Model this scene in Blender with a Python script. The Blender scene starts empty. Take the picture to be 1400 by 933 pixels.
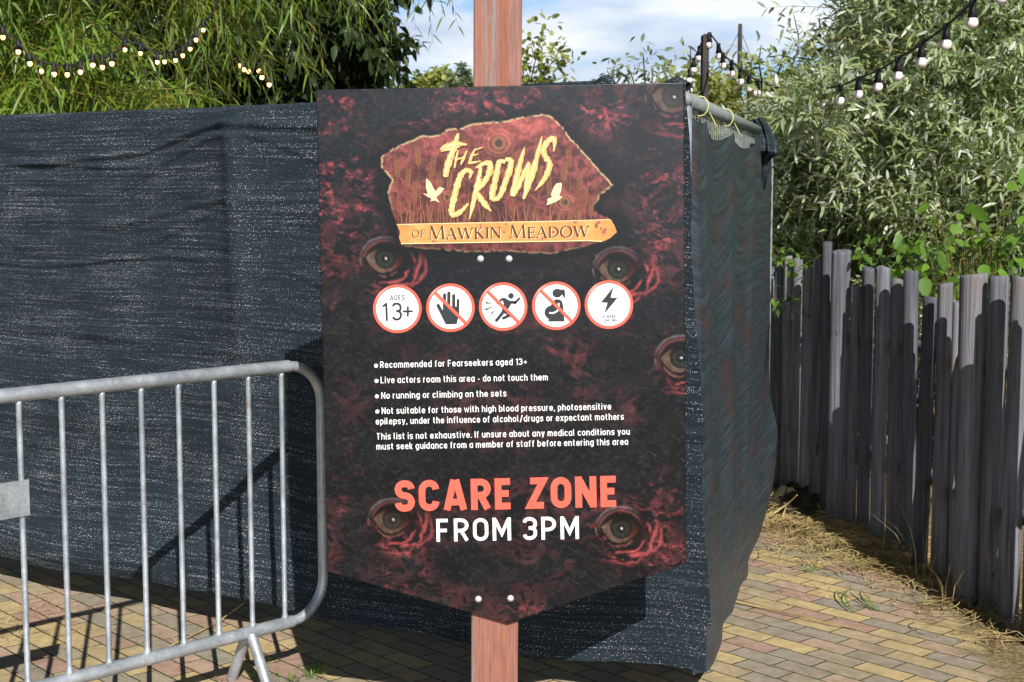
import bpy, bmesh, math, random
import numpy as np
from mathutils import Vector, Matrix

random.seed(7)
RNG = np.random.default_rng(11)
C = bpy.context.scene.collection
SC = bpy.context.scene
R = math.radians

# ------------------------------------------------------------------ camera
H = 1.57
PITCH = math.atan(196.5 / 2000)
cc, ss = math.cos(PITCH), math.sin(PITCH)
cam = bpy.data.cameras.new("camera")
co = bpy.data.objects.new("camera", cam)
C.objects.link(co)
co.location = (0, 0, H)
co.rotation_euler = (math.pi / 2 - PITCH, 0, 0)
cam.sensor_width = 36
cam.lens = 36 * 2000 / 1400
cam.clip_end = 2000
cam.dof.use_dof = True
cam.dof.focus_distance = 4.3
cam.dof.aperture_fstop = 11
SC.camera = co

# ------------------------------------------------------------------ world
SUN_DIR = Vector((-.229, .9343, -.7175)).normalized()      # direction the sunlight travels
SUN_EL = math.asin(-SUN_DIR.z)
SUN_AZ = math.atan2(-SUN_DIR.x, -SUN_DIR.y)                # clockwise from +Y, where the sun stands
w = bpy.data.worlds.new("World")
SC.world = w
w.use_nodes = True
nt = w.node_tree
nt.nodes.clear()
out = nt.nodes.new('ShaderNodeOutputWorld')
bg = nt.nodes.new('ShaderNodeBackground')
bg.inputs['Strength'].default_value = 0.05
sky = nt.nodes.new('ShaderNodeTexSky')
sky.sky_type = 'NISHITA'
sky.sun_disc = False
sky.sun_elevation = SUN_EL
sky.sun_rotation = SUN_AZ
sky.air_density = 1.0
sky.dust_density = 0.6
sky.ozone_density = 2.0
tc = nt.nodes.new('ShaderNodeTexCoord')
mp = nt.nodes.new('ShaderNodeMapping')
mp.inputs['Scale'].default_value = (1.0, 1.0, 3.4)
mp.inputs['Location'].default_value = (3.35, 0.9, 0.12)
mp.inputs['Rotation'].default_value = (0, R(7), 0)
nz = nt.nodes.new('ShaderNodeTexNoise')
nz.inputs['Scale'].default_value = 5.4
nz.inputs['Detail'].default_value = 9
nz.inputs['Roughness'].default_value = 0.52
nz.inputs['Distortion'].default_value = 0.25
rp = nt.nodes.new('ShaderNodeValToRGB')
rp.color_ramp.elements[0].position = 0.43
rp.color_ramp.elements[1].position = 0.57
nz2 = nt.nodes.new('ShaderNodeTexNoise')
nz2.inputs['Scale'].default_value = 9.0
nz2.inputs['Detail'].default_value = 6
ccol = nt.nodes.new('ShaderNodeValToRGB')
ccol.color_ramp.elements[0].position = 0.35
ccol.color_ramp.elements[0].color = (8.0, 9.8, 12.6, 1)
ccol.color_ramp.elements[1].position = 0.62
ccol.color_ramp.elements[1].color = (15.0, 15.6, 16.4, 1)
skm = nt.nodes.new('ShaderNodeMix')
skm.data_type = 'RGBA'
skm.blend_type = 'MULTIPLY'
skm.inputs[0].default_value = 1.0
skm.inputs[7].default_value = (.92, 1.18, 1.55, 1)
mx = nt.nodes.new('ShaderNodeMix')
mx.data_type = 'RGBA'
L = nt.links.new
L(tc.outputs['Generated'], mp.inputs['Vector'])
L(mp.outputs['Vector'], nz.inputs['Vector'])
L(mp.outputs['Vector'], nz2.inputs['Vector'])
L(nz.outputs['Fac'], rp.inputs['Fac'])
L(nz2.outputs['Fac'], ccol.inputs['Fac'])
sep = nt.nodes.new('ShaderNodeSeparateXYZ')
L(tc.outputs['Generated'], sep.inputs[0])
band = nt.nodes.new('ShaderNodeMapRange')          # the cloud bank lies low; higher up the sky is clear
band.inputs[1].default_value = 0.24
band.inputs[2].default_value = 0.40
band.inputs[3].default_value = 1.0
band.inputs[4].default_value = 0.0
band.clamp = True
L(sep.outputs['Z'], band.inputs[0])
bm_ = nt.nodes.new('ShaderNodeMath')
bm_.operation = 'MULTIPLY'
L(rp.outputs['Color'], bm_.inputs[0])
L(band.outputs[0], bm_.inputs[1])
L(bm_.outputs[0], mx.inputs[0])
L(sky.outputs['Color'], skm.inputs[6])
hz = nt.nodes.new('ShaderNodeMapRange')
hz.inputs[1].default_value = 0.14
hz.inputs[2].default_value = 0.34
hz.inputs[3].default_value = 1.2
hz.inputs[4].default_value = 0.16
hz.clamp = True
hm = nt.nodes.new('ShaderNodeMix')
hm.data_type = 'RGBA'
hm.blend_type = 'MULTIPLY'
hm.inputs[0].default_value = 1.0
L(sep.outputs['Z'], hz.inputs[0])
L(skm.outputs[2], hm.inputs[6])
L(hz.outputs[0], hm.inputs[7])
L(hm.outputs[2], mx.inputs[6])
L(ccol.outputs['Color'], mx.inputs[7])
# added sky glow low behind the viewer, reflected as haze on the sign
dt = nt.nodes.new('ShaderNodeVectorMath')
dt.operation = 'DOT_PRODUCT'
dt.inputs[1].default_value = Vector((.12, -1, .11)).normalized()
L(tc.outputs['Generated'], dt.inputs[0])
gw = nt.nodes.new('ShaderNodeMapRange')
gw.interpolation_type = 'SMOOTHSTEP'
gw.inputs[1].default_value = 0.960
gw.inputs[2].default_value = 0.992
gw.inputs[3].default_value = 0.0
gw.inputs[4].default_value = 1.0
L(dt.outputs['Value'], gw.inputs[0])
gm = nt.nodes.new('ShaderNodeMix')
gm.data_type = 'RGBA'
L(gw.outputs[0], gm.inputs[0])
L(mx.outputs[2], gm.inputs[6])
gm.inputs[7].default_value = (62, 67, 75, 1)
L(gm.outputs[2], bg.inputs['Color'])
L(bg.outputs['Background'], out.inputs['Surface'])

sun = bpy.data.lights.new("sun", 'SUN')
sun.energy = 5.0
sun.angle = R(0.5)
sun.color = (1.0, 0.955, 0.89)
so = bpy.data.objects.new("sun", sun)
C.objects.link(so)
so.rotation_euler = SUN_DIR.to_track_quat('-Z', 'Y').to_euler()
SC.view_settings.view_transform = 'Standard'
SC.view_settings.look = 'None'
SC.view_settings.gamma = 1
SC.view_settings.exposure = 0.45
SC.view_settings.use_curve_mapping = False
SC.cycles.max_bounces = 6
SC.cycles.transparent_max_bounces = 8
SC.cycles.use_denoising = True


# ------------------------------------------------------------------ helpers
def ray(px, py):
    v = -(py - 466.5) / 2000
    return np.array([(px - 700) / 2000, cc + v * ss, -ss + v * cc])


def at(px, py, Y):
    d = ray(px, py)
    return d * (Y / d[1]) + np.array([0, 0, H])


def ground_at(px, py, z=0.0):
    d = ray(px, py)
    return d * ((z - H) / d[2]) + np.array([0, 0, H])


def tag(o, label=None, cat=None, group=None, kind=None):
    if label: o['label'] = label
    if cat: o['category'] = cat
    if group: o['group'] = group
    if kind: o['kind'] = kind
    return o


def thing(name, label, cat, loc=(0, 0, 0), rz=0, group=None):
    o = bpy.data.objects.new(name, None)
    C.objects.link(o)
    o.location = loc
    o.rotation_euler = (0, 0, rz)
    o.empty_display_size = 0.1
    return tag(o, label, cat, group)


def link(name, me, mats, parent=None, world=True):
    """parent meshes are written in world space when world=True (parents without rotation)"""
    o = bpy.data.objects.new(name, me)
    C.objects.link(o)
    for m in (mats if isinstance(mats, (list, tuple)) else [mats]):
        me.materials.append(m)
    if parent is not None:
        o.parent = parent
        if world:
            p = parent
            off = Vector((0, 0, 0))
            while p is not None:
                off += p.location
                p = p.parent
            o.location = -off
    return o


def obj(name, verts, faces, mats, parent=None, smooth=False, uvs=None, midx=None, attrs=None, world=True):
    me = bpy.data.meshes.new(name)
    me.from_pydata([tuple(v) for v in verts], [], [tuple(int(i) for i in f) for f in faces])
    if smooth:
        me.polygons.foreach_set('use_smooth', [True] * len(me.polygons))
    if midx is not None:
        me.polygons.foreach_set('material_index', midx)
    me.update()
    return link(name, me, mats, parent, world)


def rawmesh(name, V, loops, starts, totals, smooth=False):
    me = bpy.data.meshes.new(name)
    me.vertices.add(len(V))
    me.vertices.foreach_set('co', np.asarray(V, np.float32).ravel())
    me.loops.add(len(loops))
    me.loops.foreach_set('vertex_index', np.asarray(loops, np.int32))
    me.polygons.add(len(starts))
    me.polygons.foreach_set('loop_start', np.asarray(starts, np.int32))
    me.polygons.foreach_set('loop_total', np.asarray(totals, np.int32))
    if smooth:
        me.polygons.foreach_set('use_smooth', np.ones(len(starts), bool))
    me.update(calc_edges=True)
    me.validate()
    return me


class MB:
    """collects shapes for one mesh"""
    def __init__(self):
        self.v, self.f, self.m = [], [], []

    def add(self, vs, fs, mi=0):
        n = len(self.v)
        self.v += [tuple(map(float, p)) for p in vs]
        self.f += [tuple(i + n for i in f) for f in fs]
        self.m += [mi] * len(fs)

    def box(self, lo, hi, mi=0, M=None):
        x0, y0, z0 = lo
        x1, y1, z1 = hi
        vs = [(x0, y0, z0), (x1, y0, z0), (x1, y1, z0), (x0, y1, z0), (x0, y0, z1), (x1, y0, z1), (x1, y1, z1), (x0, y1, z1)]
        if M is not None: vs = [M @ Vector(p) for p in vs]
        self.add(vs, [(0, 3, 2, 1), (4, 5, 6, 7), (0, 1, 5, 4), (1, 2, 6, 5), (2, 3, 7, 6), (3, 0, 4, 7)], mi)

    def tube(self, pts, r, n=10, mi=0, cap=True):
        P = [Vector(p) for p in pts]
        rs = r if isinstance(r, (list, tuple, np.ndarray)) else [r] * len(P)
        T = []
        for i in range(len(P)):
            a = P[max(i - 1, 0)]
            b = P[min(i + 1, len(P) - 1)]
            t = (b - a)
            T.append(t.normalized() if t.length > 1e-9 else Vector((0, 0, 1)))
        up = Vector((0, 0, 1)) if abs(T[0].z) < .9 else Vector((1, 0, 0))
        s = T[0].cross(up).normalized()
        vs, fs = [], []
        for i, p in enumerate(P):
            s = (s - T[i] * s.dot(T[i])).normalized()
            u = s.cross(T[i]).normalized()
            for k in range(n):
                a = 2 * math.pi * k / n
                vs.append(p + (s * math.cos(a) + u * math.sin(a)) * rs[i])
        for i in range(len(P) - 1):
            for k in range(n):
                a, b = i * n + k, i * n + (k + 1) % n
                fs.append((a, a + n, b + n, b))
        if cap:
            fs.append(tuple(range(n)))
            fs.append(tuple((len(P) - 1) * n + k for k in reversed(range(n))))
        self.add(vs, fs, mi)

    def ball(self, c, r, n=12, m=8, mi=0, sq=(1, 1, 1)):
        vs, fs = [], []
        for i in range(m + 1):
            t = math.pi * i / m
            for k in range(n):
                a = 2 * math.pi * k / n
                vs.append((c[0] + sq[0] * r * math.sin(t) * math.cos(a), c[1] + sq[1] * r * math.sin(t) * math.sin(a), c[2] + sq[2] * r * math.cos(t)))
        for i in range(m):
            for k in range(n):
                fs.append((i * n + k, (i + 1) * n + k, (i + 1) * n + (k + 1) % n, i * n + (k + 1) % n))
        self.add(vs, fs, mi)

    def build(self, name, mats, parent=None, smooth=False, world=True):
        return obj(name, self.v, self.f, mats, parent, smooth, midx=self.m, world=world)


def shade_auto(o, ang=35):
    me = o.data
    me.polygons.foreach_set('use_smooth', [True] * len(me.polygons))
    bm = bmesh.new()
    bm.from_mesh(me)
    bmesh.ops.remove_doubles(bm, verts=bm.verts, dist=1e-6)
    bm.normal_update()
    for e in bm.edges:
        if len(e.link_faces) == 2 and e.calc_face_angle(0) > R(ang): e.smooth = False
    bm.to_mesh(me)
    bm.free()
    return o


# value noise -----------------------------------------------------------
def vnoise(x, y, seed=0):
    x = np.asarray(x, float)
    y = np.asarray(y, float)
    xi = np.floor(x).astype(np.int64)
    yi = np.floor(y).astype(np.int64)
    fx = x - xi
    fy = y - yi
    fx = fx * fx * (3 - 2 * fx)
    fy = fy * fy * (3 - 2 * fy)

    def h(i, j):
        n = (i * 374761393 + j * 668265263 + seed * 974634777) & 0x7fffffff
        n = ((n ^ (n >> 13)) * 1274126177) & 0x7fffffff
        n = (n ^ (n >> 16))
        return (n & 0xffff) / 65535.0
    a = h(xi, yi)
    b = h(xi + 1, yi)
    c = h(xi, yi + 1)
    d = h(xi + 1, yi + 1)
    return (a * (1 - fx) + b * fx) * (1 - fy) + (c * (1 - fx) + d * fx) * fy


def fbm(x, y, seed=0, oct=4, gain=.5):
    s = 0
    a = 1
    t = 0
    for o in range(oct):
        s = s + a * vnoise(x * 2 ** o + 17.3 * o, y * 2 ** o - 9.1 * o, seed + o * 7)
        t += a
        a *= gain
    return s / t


def sstep(a, b, x):
    t = np.clip((x - a) / (b - a), 0, 1)
    return t * t * (3 - 2 * t)


# ------------------------------------------------------------------ materials
def mat(name, col=(.5, .5, .5), rough=.6, metal=0.0, spec=.5):
    m = bpy.data.materials.new(name)
    m.use_nodes = True
    b = m.node_tree.nodes['Principled BSDF']
    b.inputs['Base Color'].default_value = (*col, 1)
    b.inputs['Roughness'].default_value = rough
    b.inputs['Metallic'].default_value = metal
    b.inputs['Specular IOR Level'].default_value = spec
    return m


class NT:
    def __init__(self, m):
        self.t = m.node_tree
        self.b = self.t.nodes['Principled BSDF']

    def n(self, ty, **kw):
        x = self.t.nodes.new(ty)
        for k, v in kw.items():
            if k in x.inputs: x.inputs[k].default_value = v
            else: setattr(x, k, v)
        return x

    def l(self, a, b): self.t.links.new(a, b)

    def coords(self, kind='Object', scale=(1, 1, 1), rot=(0, 0, 0), loc=(0, 0, 0)):
        c = self.n('ShaderNodeTexCoord')
        m = self.n('ShaderNodeMapping')
        m.inputs['Scale'].default_value = scale
        m.inputs['Rotation'].default_value = rot
        m.inputs['Location'].default_value = loc
        self.l(c.outputs[kind], m.inputs['Vector'])
        return m.outputs['Vector']

    def noise(self, vec, scale=5, detail=4, rough=.5, dist=0):
        x = self.n('ShaderNodeTexNoise')
        x.inputs['Scale'].default_value = scale
        x.inputs['Detail'].default_value = detail
        x.inputs['Roughness'].default_value = rough
        x.inputs['Distortion'].default_value = dist
        self.l(vec, x.inputs['Vector'])
        return x.outputs['Fac']

    def ramp(self, fac, stops, interp='LINEAR'):
        r = self.n('ShaderNodeValToRGB')
        cr = r.color_ramp
        cr.interpolation = interp
        while len(cr.elements) < len(stops): cr.elements.new(.5)
        for e, (p, c) in zip(cr.elements, stops):
            e.position = p
            e.color = (*c, 1) if len(c) == 3 else c
        self.l(fac, r.inputs['Fac'])
        return r.outputs['Color']

    def mix(self, fac, a, b, mode='MIX'):
        x = self.n('ShaderNodeMix')
        x.data_type = 'RGBA'
        x.blend_type = mode
        for s, v in ((0, fac), (6, a), (7, b)):
            if hasattr(v, 'links'): self.l(v, x.inputs[s])
            elif s == 0: x.inputs[0].default_value = v
            else: x.inputs[s].default_value = (*v, 1)
        return x.outputs[2]

    def math(self, op, a, b=0.0, clamp=False):
        x = self.n('ShaderNodeMath')
        x.operation = op
        x.use_clamp = clamp
        for i, v in enumerate((a, b)):
            if hasattr(v, 'links'): self.l(v, x.inputs[i])
            else: x.inputs[i].default_value = v
        return x.outputs[0]

    def bump(self, h, strength=.3, dist=.01):
        x = self.n('ShaderNodeBump')
        x.inputs['Strength'].default_value = strength
        x.inputs['Distance'].default_value = dist
        self.l(h, x.inputs['Height'])
        self.l(x.outputs['Normal'], self.b.inputs['Normal'])
        return x


def m_paving():
    m = mat('block paving', rough=.85, spec=.25)
    k = NT(m)
    v = k.coords('Object', rot=(0, 0, R(48)))
    br = k.n('ShaderNodeTexBrick')
    br.offset = .5
    br.inputs['Color1'].default_value = (0, 0, 0, 1)
    br.inputs['Color2'].default_value = (1, 1, 1, 1)
    br.inputs['Mortar'].default_value = (.5, .5, .5, 1)
    br.inputs['Scale'].default_value = 1
    br.inputs['Mortar Size'].default_value = .0035
    br.inputs['Mortar Smooth'].default_value = .25
    br.inputs['Brick Width'].default_value = .192
    br.inputs['Row Height'].default_value = .092
    wn = k.n('ShaderNodeTexNoise')
    wn.inputs['Scale'].default_value = 28
    wn.inputs['Detail'].default_value = 4
    k.l(k.coords('Object'), wn.inputs['Vector'])
    wv = k.n('ShaderNodeVectorMath')
    wv.operation = 'MULTIPLY_ADD'
    wv.inputs[1].default_value = (.011, .011, 0)
    k.l(wn.outputs['Color'], wv.inputs[0])
    k.l(v, wv.inputs[2])
    k.l(wv.outputs[0], br.inputs['Vector'])
    y, p, g, t = (.49, .38, .195), (.42, .30, .22), (.30, .265, .21), (.44, .34, .22)
    base = k.ramp(br.outputs['Color'], [(0, y), (.16, g), (.32, p), (.47, t), (.56, g), (.70, y), (.82, (.40, .25, .20)), (.92, (.35, .295, .215))], 'CONSTANT')
    o = k.coords('Object')
    fine = k.noise(o, 190, 3, .6)
    base = k.mix(1.0, base, k.ramp(fine, [(.25, (.62, .62, .62)), (.75, (1.25, 1.25, 1.22))]), 'MULTIPLY')
    big = k.noise(o, 2.6, 5, .6)
    base = k.mix(k.ramp(big, [(.40, (0, 0, 0)), (.72, (.62, .62, .62))]), base, (.25, .21, .145))
    med = k.noise(o, 17, 6, .7)
    base = k.mix(1.0, base, k.ramp(med, [(.3, (.72, .70, .68)), (.62, (1.12, 1.12, 1.12))]), 'MULTIPLY')
    # dirt and moss caught in the joints
    jm = k.mix(k.noise(o, 6, 3), (.030, .026, .016), (.055, .075, .018))
    base = k.mix(br.outputs['Fac'], base, jm)
    # soil and leaf litter washed up along the log fence
    sx = k.n('ShaderNodeSeparateXYZ')
    k.l(k.t.nodes[[n.name for n in k.t.nodes if n.type == 'TEX_COORD'][0]].outputs['Object'], sx.inputs[0])
    a = k.math('ADD', sx.outputs['X'], k.math('MULTIPLY', k.math('SUBTRACT', k.noise(o, 5, 5, .65), .5), .75))
    a = k.math('ADD', a, k.math('MULTIPLY', k.math('MAXIMUM', k.math('SUBTRACT', sx.outputs['Y'], 6.0), 0), .55))
    dirt = k.ramp(k.math('MULTIPLY', a, .5), [(.77, (0, 0, 0)), (.85, (1, 1, 1))])
    soil = k.ramp(k.noise(o, 55, 5, .7), [(.3, (.04, .028, .015)), (.5, (.17, .125, .06)), (.66, (.38, .29, .14))])
    base = k.mix(dirt, base, soil)
    k.l(base, k.b.inputs['Base Color'])
    hgt = k.math('SUBTRACT', k.math('MULTIPLY', fine, .18), br.outputs['Fac'])
    k.bump(hgt, .7, .006)
    return m


def m_net(name='shade netting'):
    m = mat(name, rough=.5, spec=.06)
    k = NT(m)
    v = k.coords('UV')
    warp = k.noise(k.coords('UV', scale=(3, 5, 1)), 1.0, 3)
    vs = k.n('ShaderNodeVectorMath')
    vs.operation = 'ADD'
    cb = k.n('ShaderNodeCombineXYZ')
    k.l(k.math('MULTIPLY', warp, .022), cb.inputs[1])
    k.l(v, vs.inputs[0])
    k.l(cb.outputs[0], vs.inputs[1])

    def sc(s):
        mm = k.n('ShaderNodeMapping')
        mm.inputs['Scale'].default_value = s
        k.l(vs.outputs[0], mm.inputs['Vector'])
        return mm.outputs['Vector']
    streak = k.noise(sc((2.4, 118, 1)), 1.0, 3, .6)
    streak2 = k.noise(sc((3, 26, 1)), 1.0, 3, .6)
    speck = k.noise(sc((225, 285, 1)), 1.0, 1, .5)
    patch = k.noise(sc((5, 7, 1)), 1.0, 3, .55)
    base = k.mix(k.ramp(streak, [(.34, (0, 0, 0)), (.66, (1, 1, 1))]), (.0155, .0225, .029), (.027, .039, .050))
    base = k.mix(k.ramp(streak2, [(.3, (.6, .6, .6)), (.7, (0, 0, 0))]), base, (.010, .017, .023))
    # sun glints on tape yarns, painted as pale flecks along some rows
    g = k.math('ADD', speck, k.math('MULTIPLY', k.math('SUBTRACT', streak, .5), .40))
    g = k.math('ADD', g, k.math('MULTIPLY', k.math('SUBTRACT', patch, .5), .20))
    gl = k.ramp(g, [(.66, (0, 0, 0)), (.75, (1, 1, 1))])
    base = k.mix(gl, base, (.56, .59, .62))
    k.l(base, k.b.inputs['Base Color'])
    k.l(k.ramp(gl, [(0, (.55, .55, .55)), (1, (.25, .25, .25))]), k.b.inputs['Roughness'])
    k.bump(k.math('ADD', streak, k.math('MULTIPLY', speck, .5)), .22, .003)
    return m


def m_sidenet():
    m = mat('shade netting stretched side', rough=.5, spec=.3)
    k = NT(m)
    v = k.coords('UV')
    warp = k.noise(k.coords('UV', scale=(4, 2, 1)), 1.0, 2)
    vs = k.n('ShaderNodeVectorMath')
    vs.operation = 'ADD'
    cb = k.n('ShaderNodeCombineXYZ')
    k.l(k.math('MULTIPLY', warp, .016), cb.inputs[1])
    k.l(v, vs.inputs[0])
    k.l(cb.outputs[0], vs.inputs[1])

    def sc(s):
        mm = k.n('ShaderNodeMapping')
        mm.inputs['Scale'].default_value = s
        k.l(vs.outputs[0], mm.inputs['Vector'])
        return mm.outputs['Vector']
    streak = k.noise(sc((2.5, 62, 1)), 1.0, 3, .6)
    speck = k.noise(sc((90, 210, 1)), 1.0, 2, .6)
    redp = k.noise(sc((3.5, 4.5, 1)), 1.0, 5, .62)
    base = k.mix(k.ramp(streak, [(.36, (0, 0, 0)), (.64, (1, 1, 1))]), (.018, .028, .036), (.044, .062, .076))
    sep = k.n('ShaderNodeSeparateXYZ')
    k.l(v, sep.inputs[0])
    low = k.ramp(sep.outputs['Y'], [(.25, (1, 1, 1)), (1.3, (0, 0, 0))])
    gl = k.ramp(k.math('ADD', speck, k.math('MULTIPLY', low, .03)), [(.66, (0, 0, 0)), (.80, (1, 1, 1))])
    base = k.mix(gl, base, (.36, .40, .43))  # pale flecks painted in for sun glints on the yarn
    blotch = k.math('MULTIPLY', k.ramp(redp, [(.52, (0, 0, 0)), (.66, (.8, .8, .8))]), k.ramp(sep.outputs['Y'], [(1.2, (1, 1, 1)), (1.6, (0, 0, 0))]))
    base = k.mix(blotch, base, (.065, .030, .032))  # dark red seen through the net, painted into its colour
    k.l(base, k.b.inputs['Base Color'])
    k.bump(streak, .12, .003)
    return m


def m_galv():
    m = mat('galvanised steel', (.5, .53, .56), .42, .55)
    k = NT(m)
    o = k.coords('Object')
    n1 = k.noise(o, 14, 5, .6)
    n2 = k.noise(o, 130, 3, .6)
    col = k.ramp(n1, [(.3, (.30, .335, .37)), (.7, (.52, .56, .60))])
    col = k.mix(1, col, k.ramp(n2, [(.3, (.8, .8, .8)), (.7, (1.08, 1.08, 1.08))]), 'MULTIPLY')
    ru = k.noise(o, 9, 6, .7)
    col = k.mix(k.ramp(ru, [(.66, (0, 0, 0)), (.76, (.75, .75, .75))]), col, (.26, .13, .06))
    k.l(col, k.b.inputs['Base Color'])
    k.l(k.ramp(n1, [(.3, (.34, .34, .34)), (.7, (.55, .55, .55))]), k.b.inputs['Roughness'])
    k.bump(n2, .12, .002)
    return m


def m_logs():
    m = mat('weathered grey timber', rough=.8, spec=.25)
    k = NT(m)
    o = k.coords('Object', scale=(60, 60, 2.2))
    n1 = k.noise(o, 1, 5, .65)
    n2 = k.noise(k.coords('Object', scale=(9, 9, 3)), 1, 4, .6)
    inf = k.n('ShaderNodeObjectInfo')
    col = k.ramp(n1, [(.28, (.085, .089, .108)), (.5, (.160, .167, .196)), (.72, (.26, .27, .30))])
    col = k.mix(k.ramp(n2, [(.5, (0, 0, 0)), (.75, (.55, .55, .55))]), col, (.22, .165, .11))
    cr = k.noise(k.coords('Object', scale=(70, 70, 1.5)), 1, 3, .55, .4)
    crk = k.ramp(cr, [(.60, (0, 0, 0)), (.66, (1, 1, 1))])
    col = k.mix(k.math('MULTIPLY', crk, .6), col, (.05, .048, .052))
    kn = k.noise(k.coords('Object', scale=(20, 20, 9)), 1, 2, .5)
    col = k.mix(k.ramp(kn, [(.70, (0, 0, 0)), (.76, (.8, .8, .8))]), col, (.05, .04, .033))
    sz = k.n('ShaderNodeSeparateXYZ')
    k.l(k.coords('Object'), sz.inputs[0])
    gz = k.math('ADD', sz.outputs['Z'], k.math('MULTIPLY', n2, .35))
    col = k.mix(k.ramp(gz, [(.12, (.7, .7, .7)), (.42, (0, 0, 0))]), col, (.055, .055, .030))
    col = k.mix(1, col, k.ramp(inf.outputs['Random'], [(0, (.48, .49, .53)), (1, (1.15, 1.12, 1.08))]), 'MULTIPLY')
    k.l(col, k.b.inputs['Base Color'])
    k.bump(n1, .6, .008)
    return m


def m_post():
    m = mat('faded red painted timber', rough=.7, spec=.3)
    k = NT(m)
    st = k.noise(k.coords('Object', scale=(19, 19, .45)), 1, 3, .5)
    gr = k.noise(k.coords('Object', scale=(150, 150, 9)), 1, 5, .7)
    sp = k.noise(k.coords('Object', scale=(60, 60, 22)), 1, 6, .75)
    col = k.ramp(st, [(.34, (.26, .098, .058)), (.44, (.28, .122, .088)), (.52, (.275, .132, .105)), (.555, (.26, .14, .115)), (.575, (.22, .20, .20)), (.60, (.19, .175, .175)), (.615, (.30, .11, .055)), (.70, (.28, .135, .102))])
    col = k.mix(1, col, k.ramp(gr, [(.3, (.62, .62, .64)), (.62, (1.08, 1.08, 1.08))]), 'MULTIPLY')
    sx = k.n('ShaderNodeSeparateXYZ')
    k.l(k.coords('Object'), sx.inputs[0])
    wear = k.math('MULTIPLY', k.ramp(sp, [(.55, (0, 0, 0)), (.66, (.75, .75, .75))]), k.ramp(st, [(.40, (.25, .25, .25)), (.58, (1, 1, 1))]))
    col = k.mix(wear, col, (.20, .18, .175))
    k.l(col, k.b.inputs['Base Color'])
    k.bump(gr, .35, .003)
    return m


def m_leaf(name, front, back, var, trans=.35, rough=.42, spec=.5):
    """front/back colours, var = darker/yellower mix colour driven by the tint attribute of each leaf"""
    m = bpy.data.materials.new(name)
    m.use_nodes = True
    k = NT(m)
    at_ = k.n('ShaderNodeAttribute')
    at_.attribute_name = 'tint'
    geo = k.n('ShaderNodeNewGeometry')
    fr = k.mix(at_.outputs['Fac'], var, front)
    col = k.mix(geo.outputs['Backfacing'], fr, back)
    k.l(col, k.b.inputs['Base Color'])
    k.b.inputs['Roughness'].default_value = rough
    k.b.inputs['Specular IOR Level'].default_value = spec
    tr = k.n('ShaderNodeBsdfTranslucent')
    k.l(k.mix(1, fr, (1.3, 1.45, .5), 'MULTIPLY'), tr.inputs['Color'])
    ms = k.n('ShaderNodeMixShader')
    ms.inputs[0].default_value = trans
    k.l(k.b.outputs[0], ms.inputs[1])
    k.l(tr.outputs[0], ms.inputs[2])
    o = [n for n in k.t.nodes if n.type == 'OUTPUT_MATERIAL'][0]
    k.l(ms.outputs[0], o.inputs['Surface'])
    return m


def m_noisy(name, a, b, scale=20, rough=.8, bump=.2, spec=.3, stretch=(1, 1, 1)):
    m = mat(name, rough=rough, spec=spec)
    k = NT(m)
    n1 = k.noise(k.coords('Object', scale=stretch), scale, 5, .6)
    k.l(k.ramp(n1, [(.3, a), (.7, b)]), k.b.inputs['Base Color'])
    if bump: k.bump(n1, bump, .01)
    return m


def m_art():
    m = mat('printed panel', rough=.26, spec=.32)
    k = NT(m)
    a = k.n('ShaderNodeVertexColor')
    a.layer_name = 'art'
    k.l(a.outputs['Color'], k.b.inputs['Base Color'])
    return m


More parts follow.
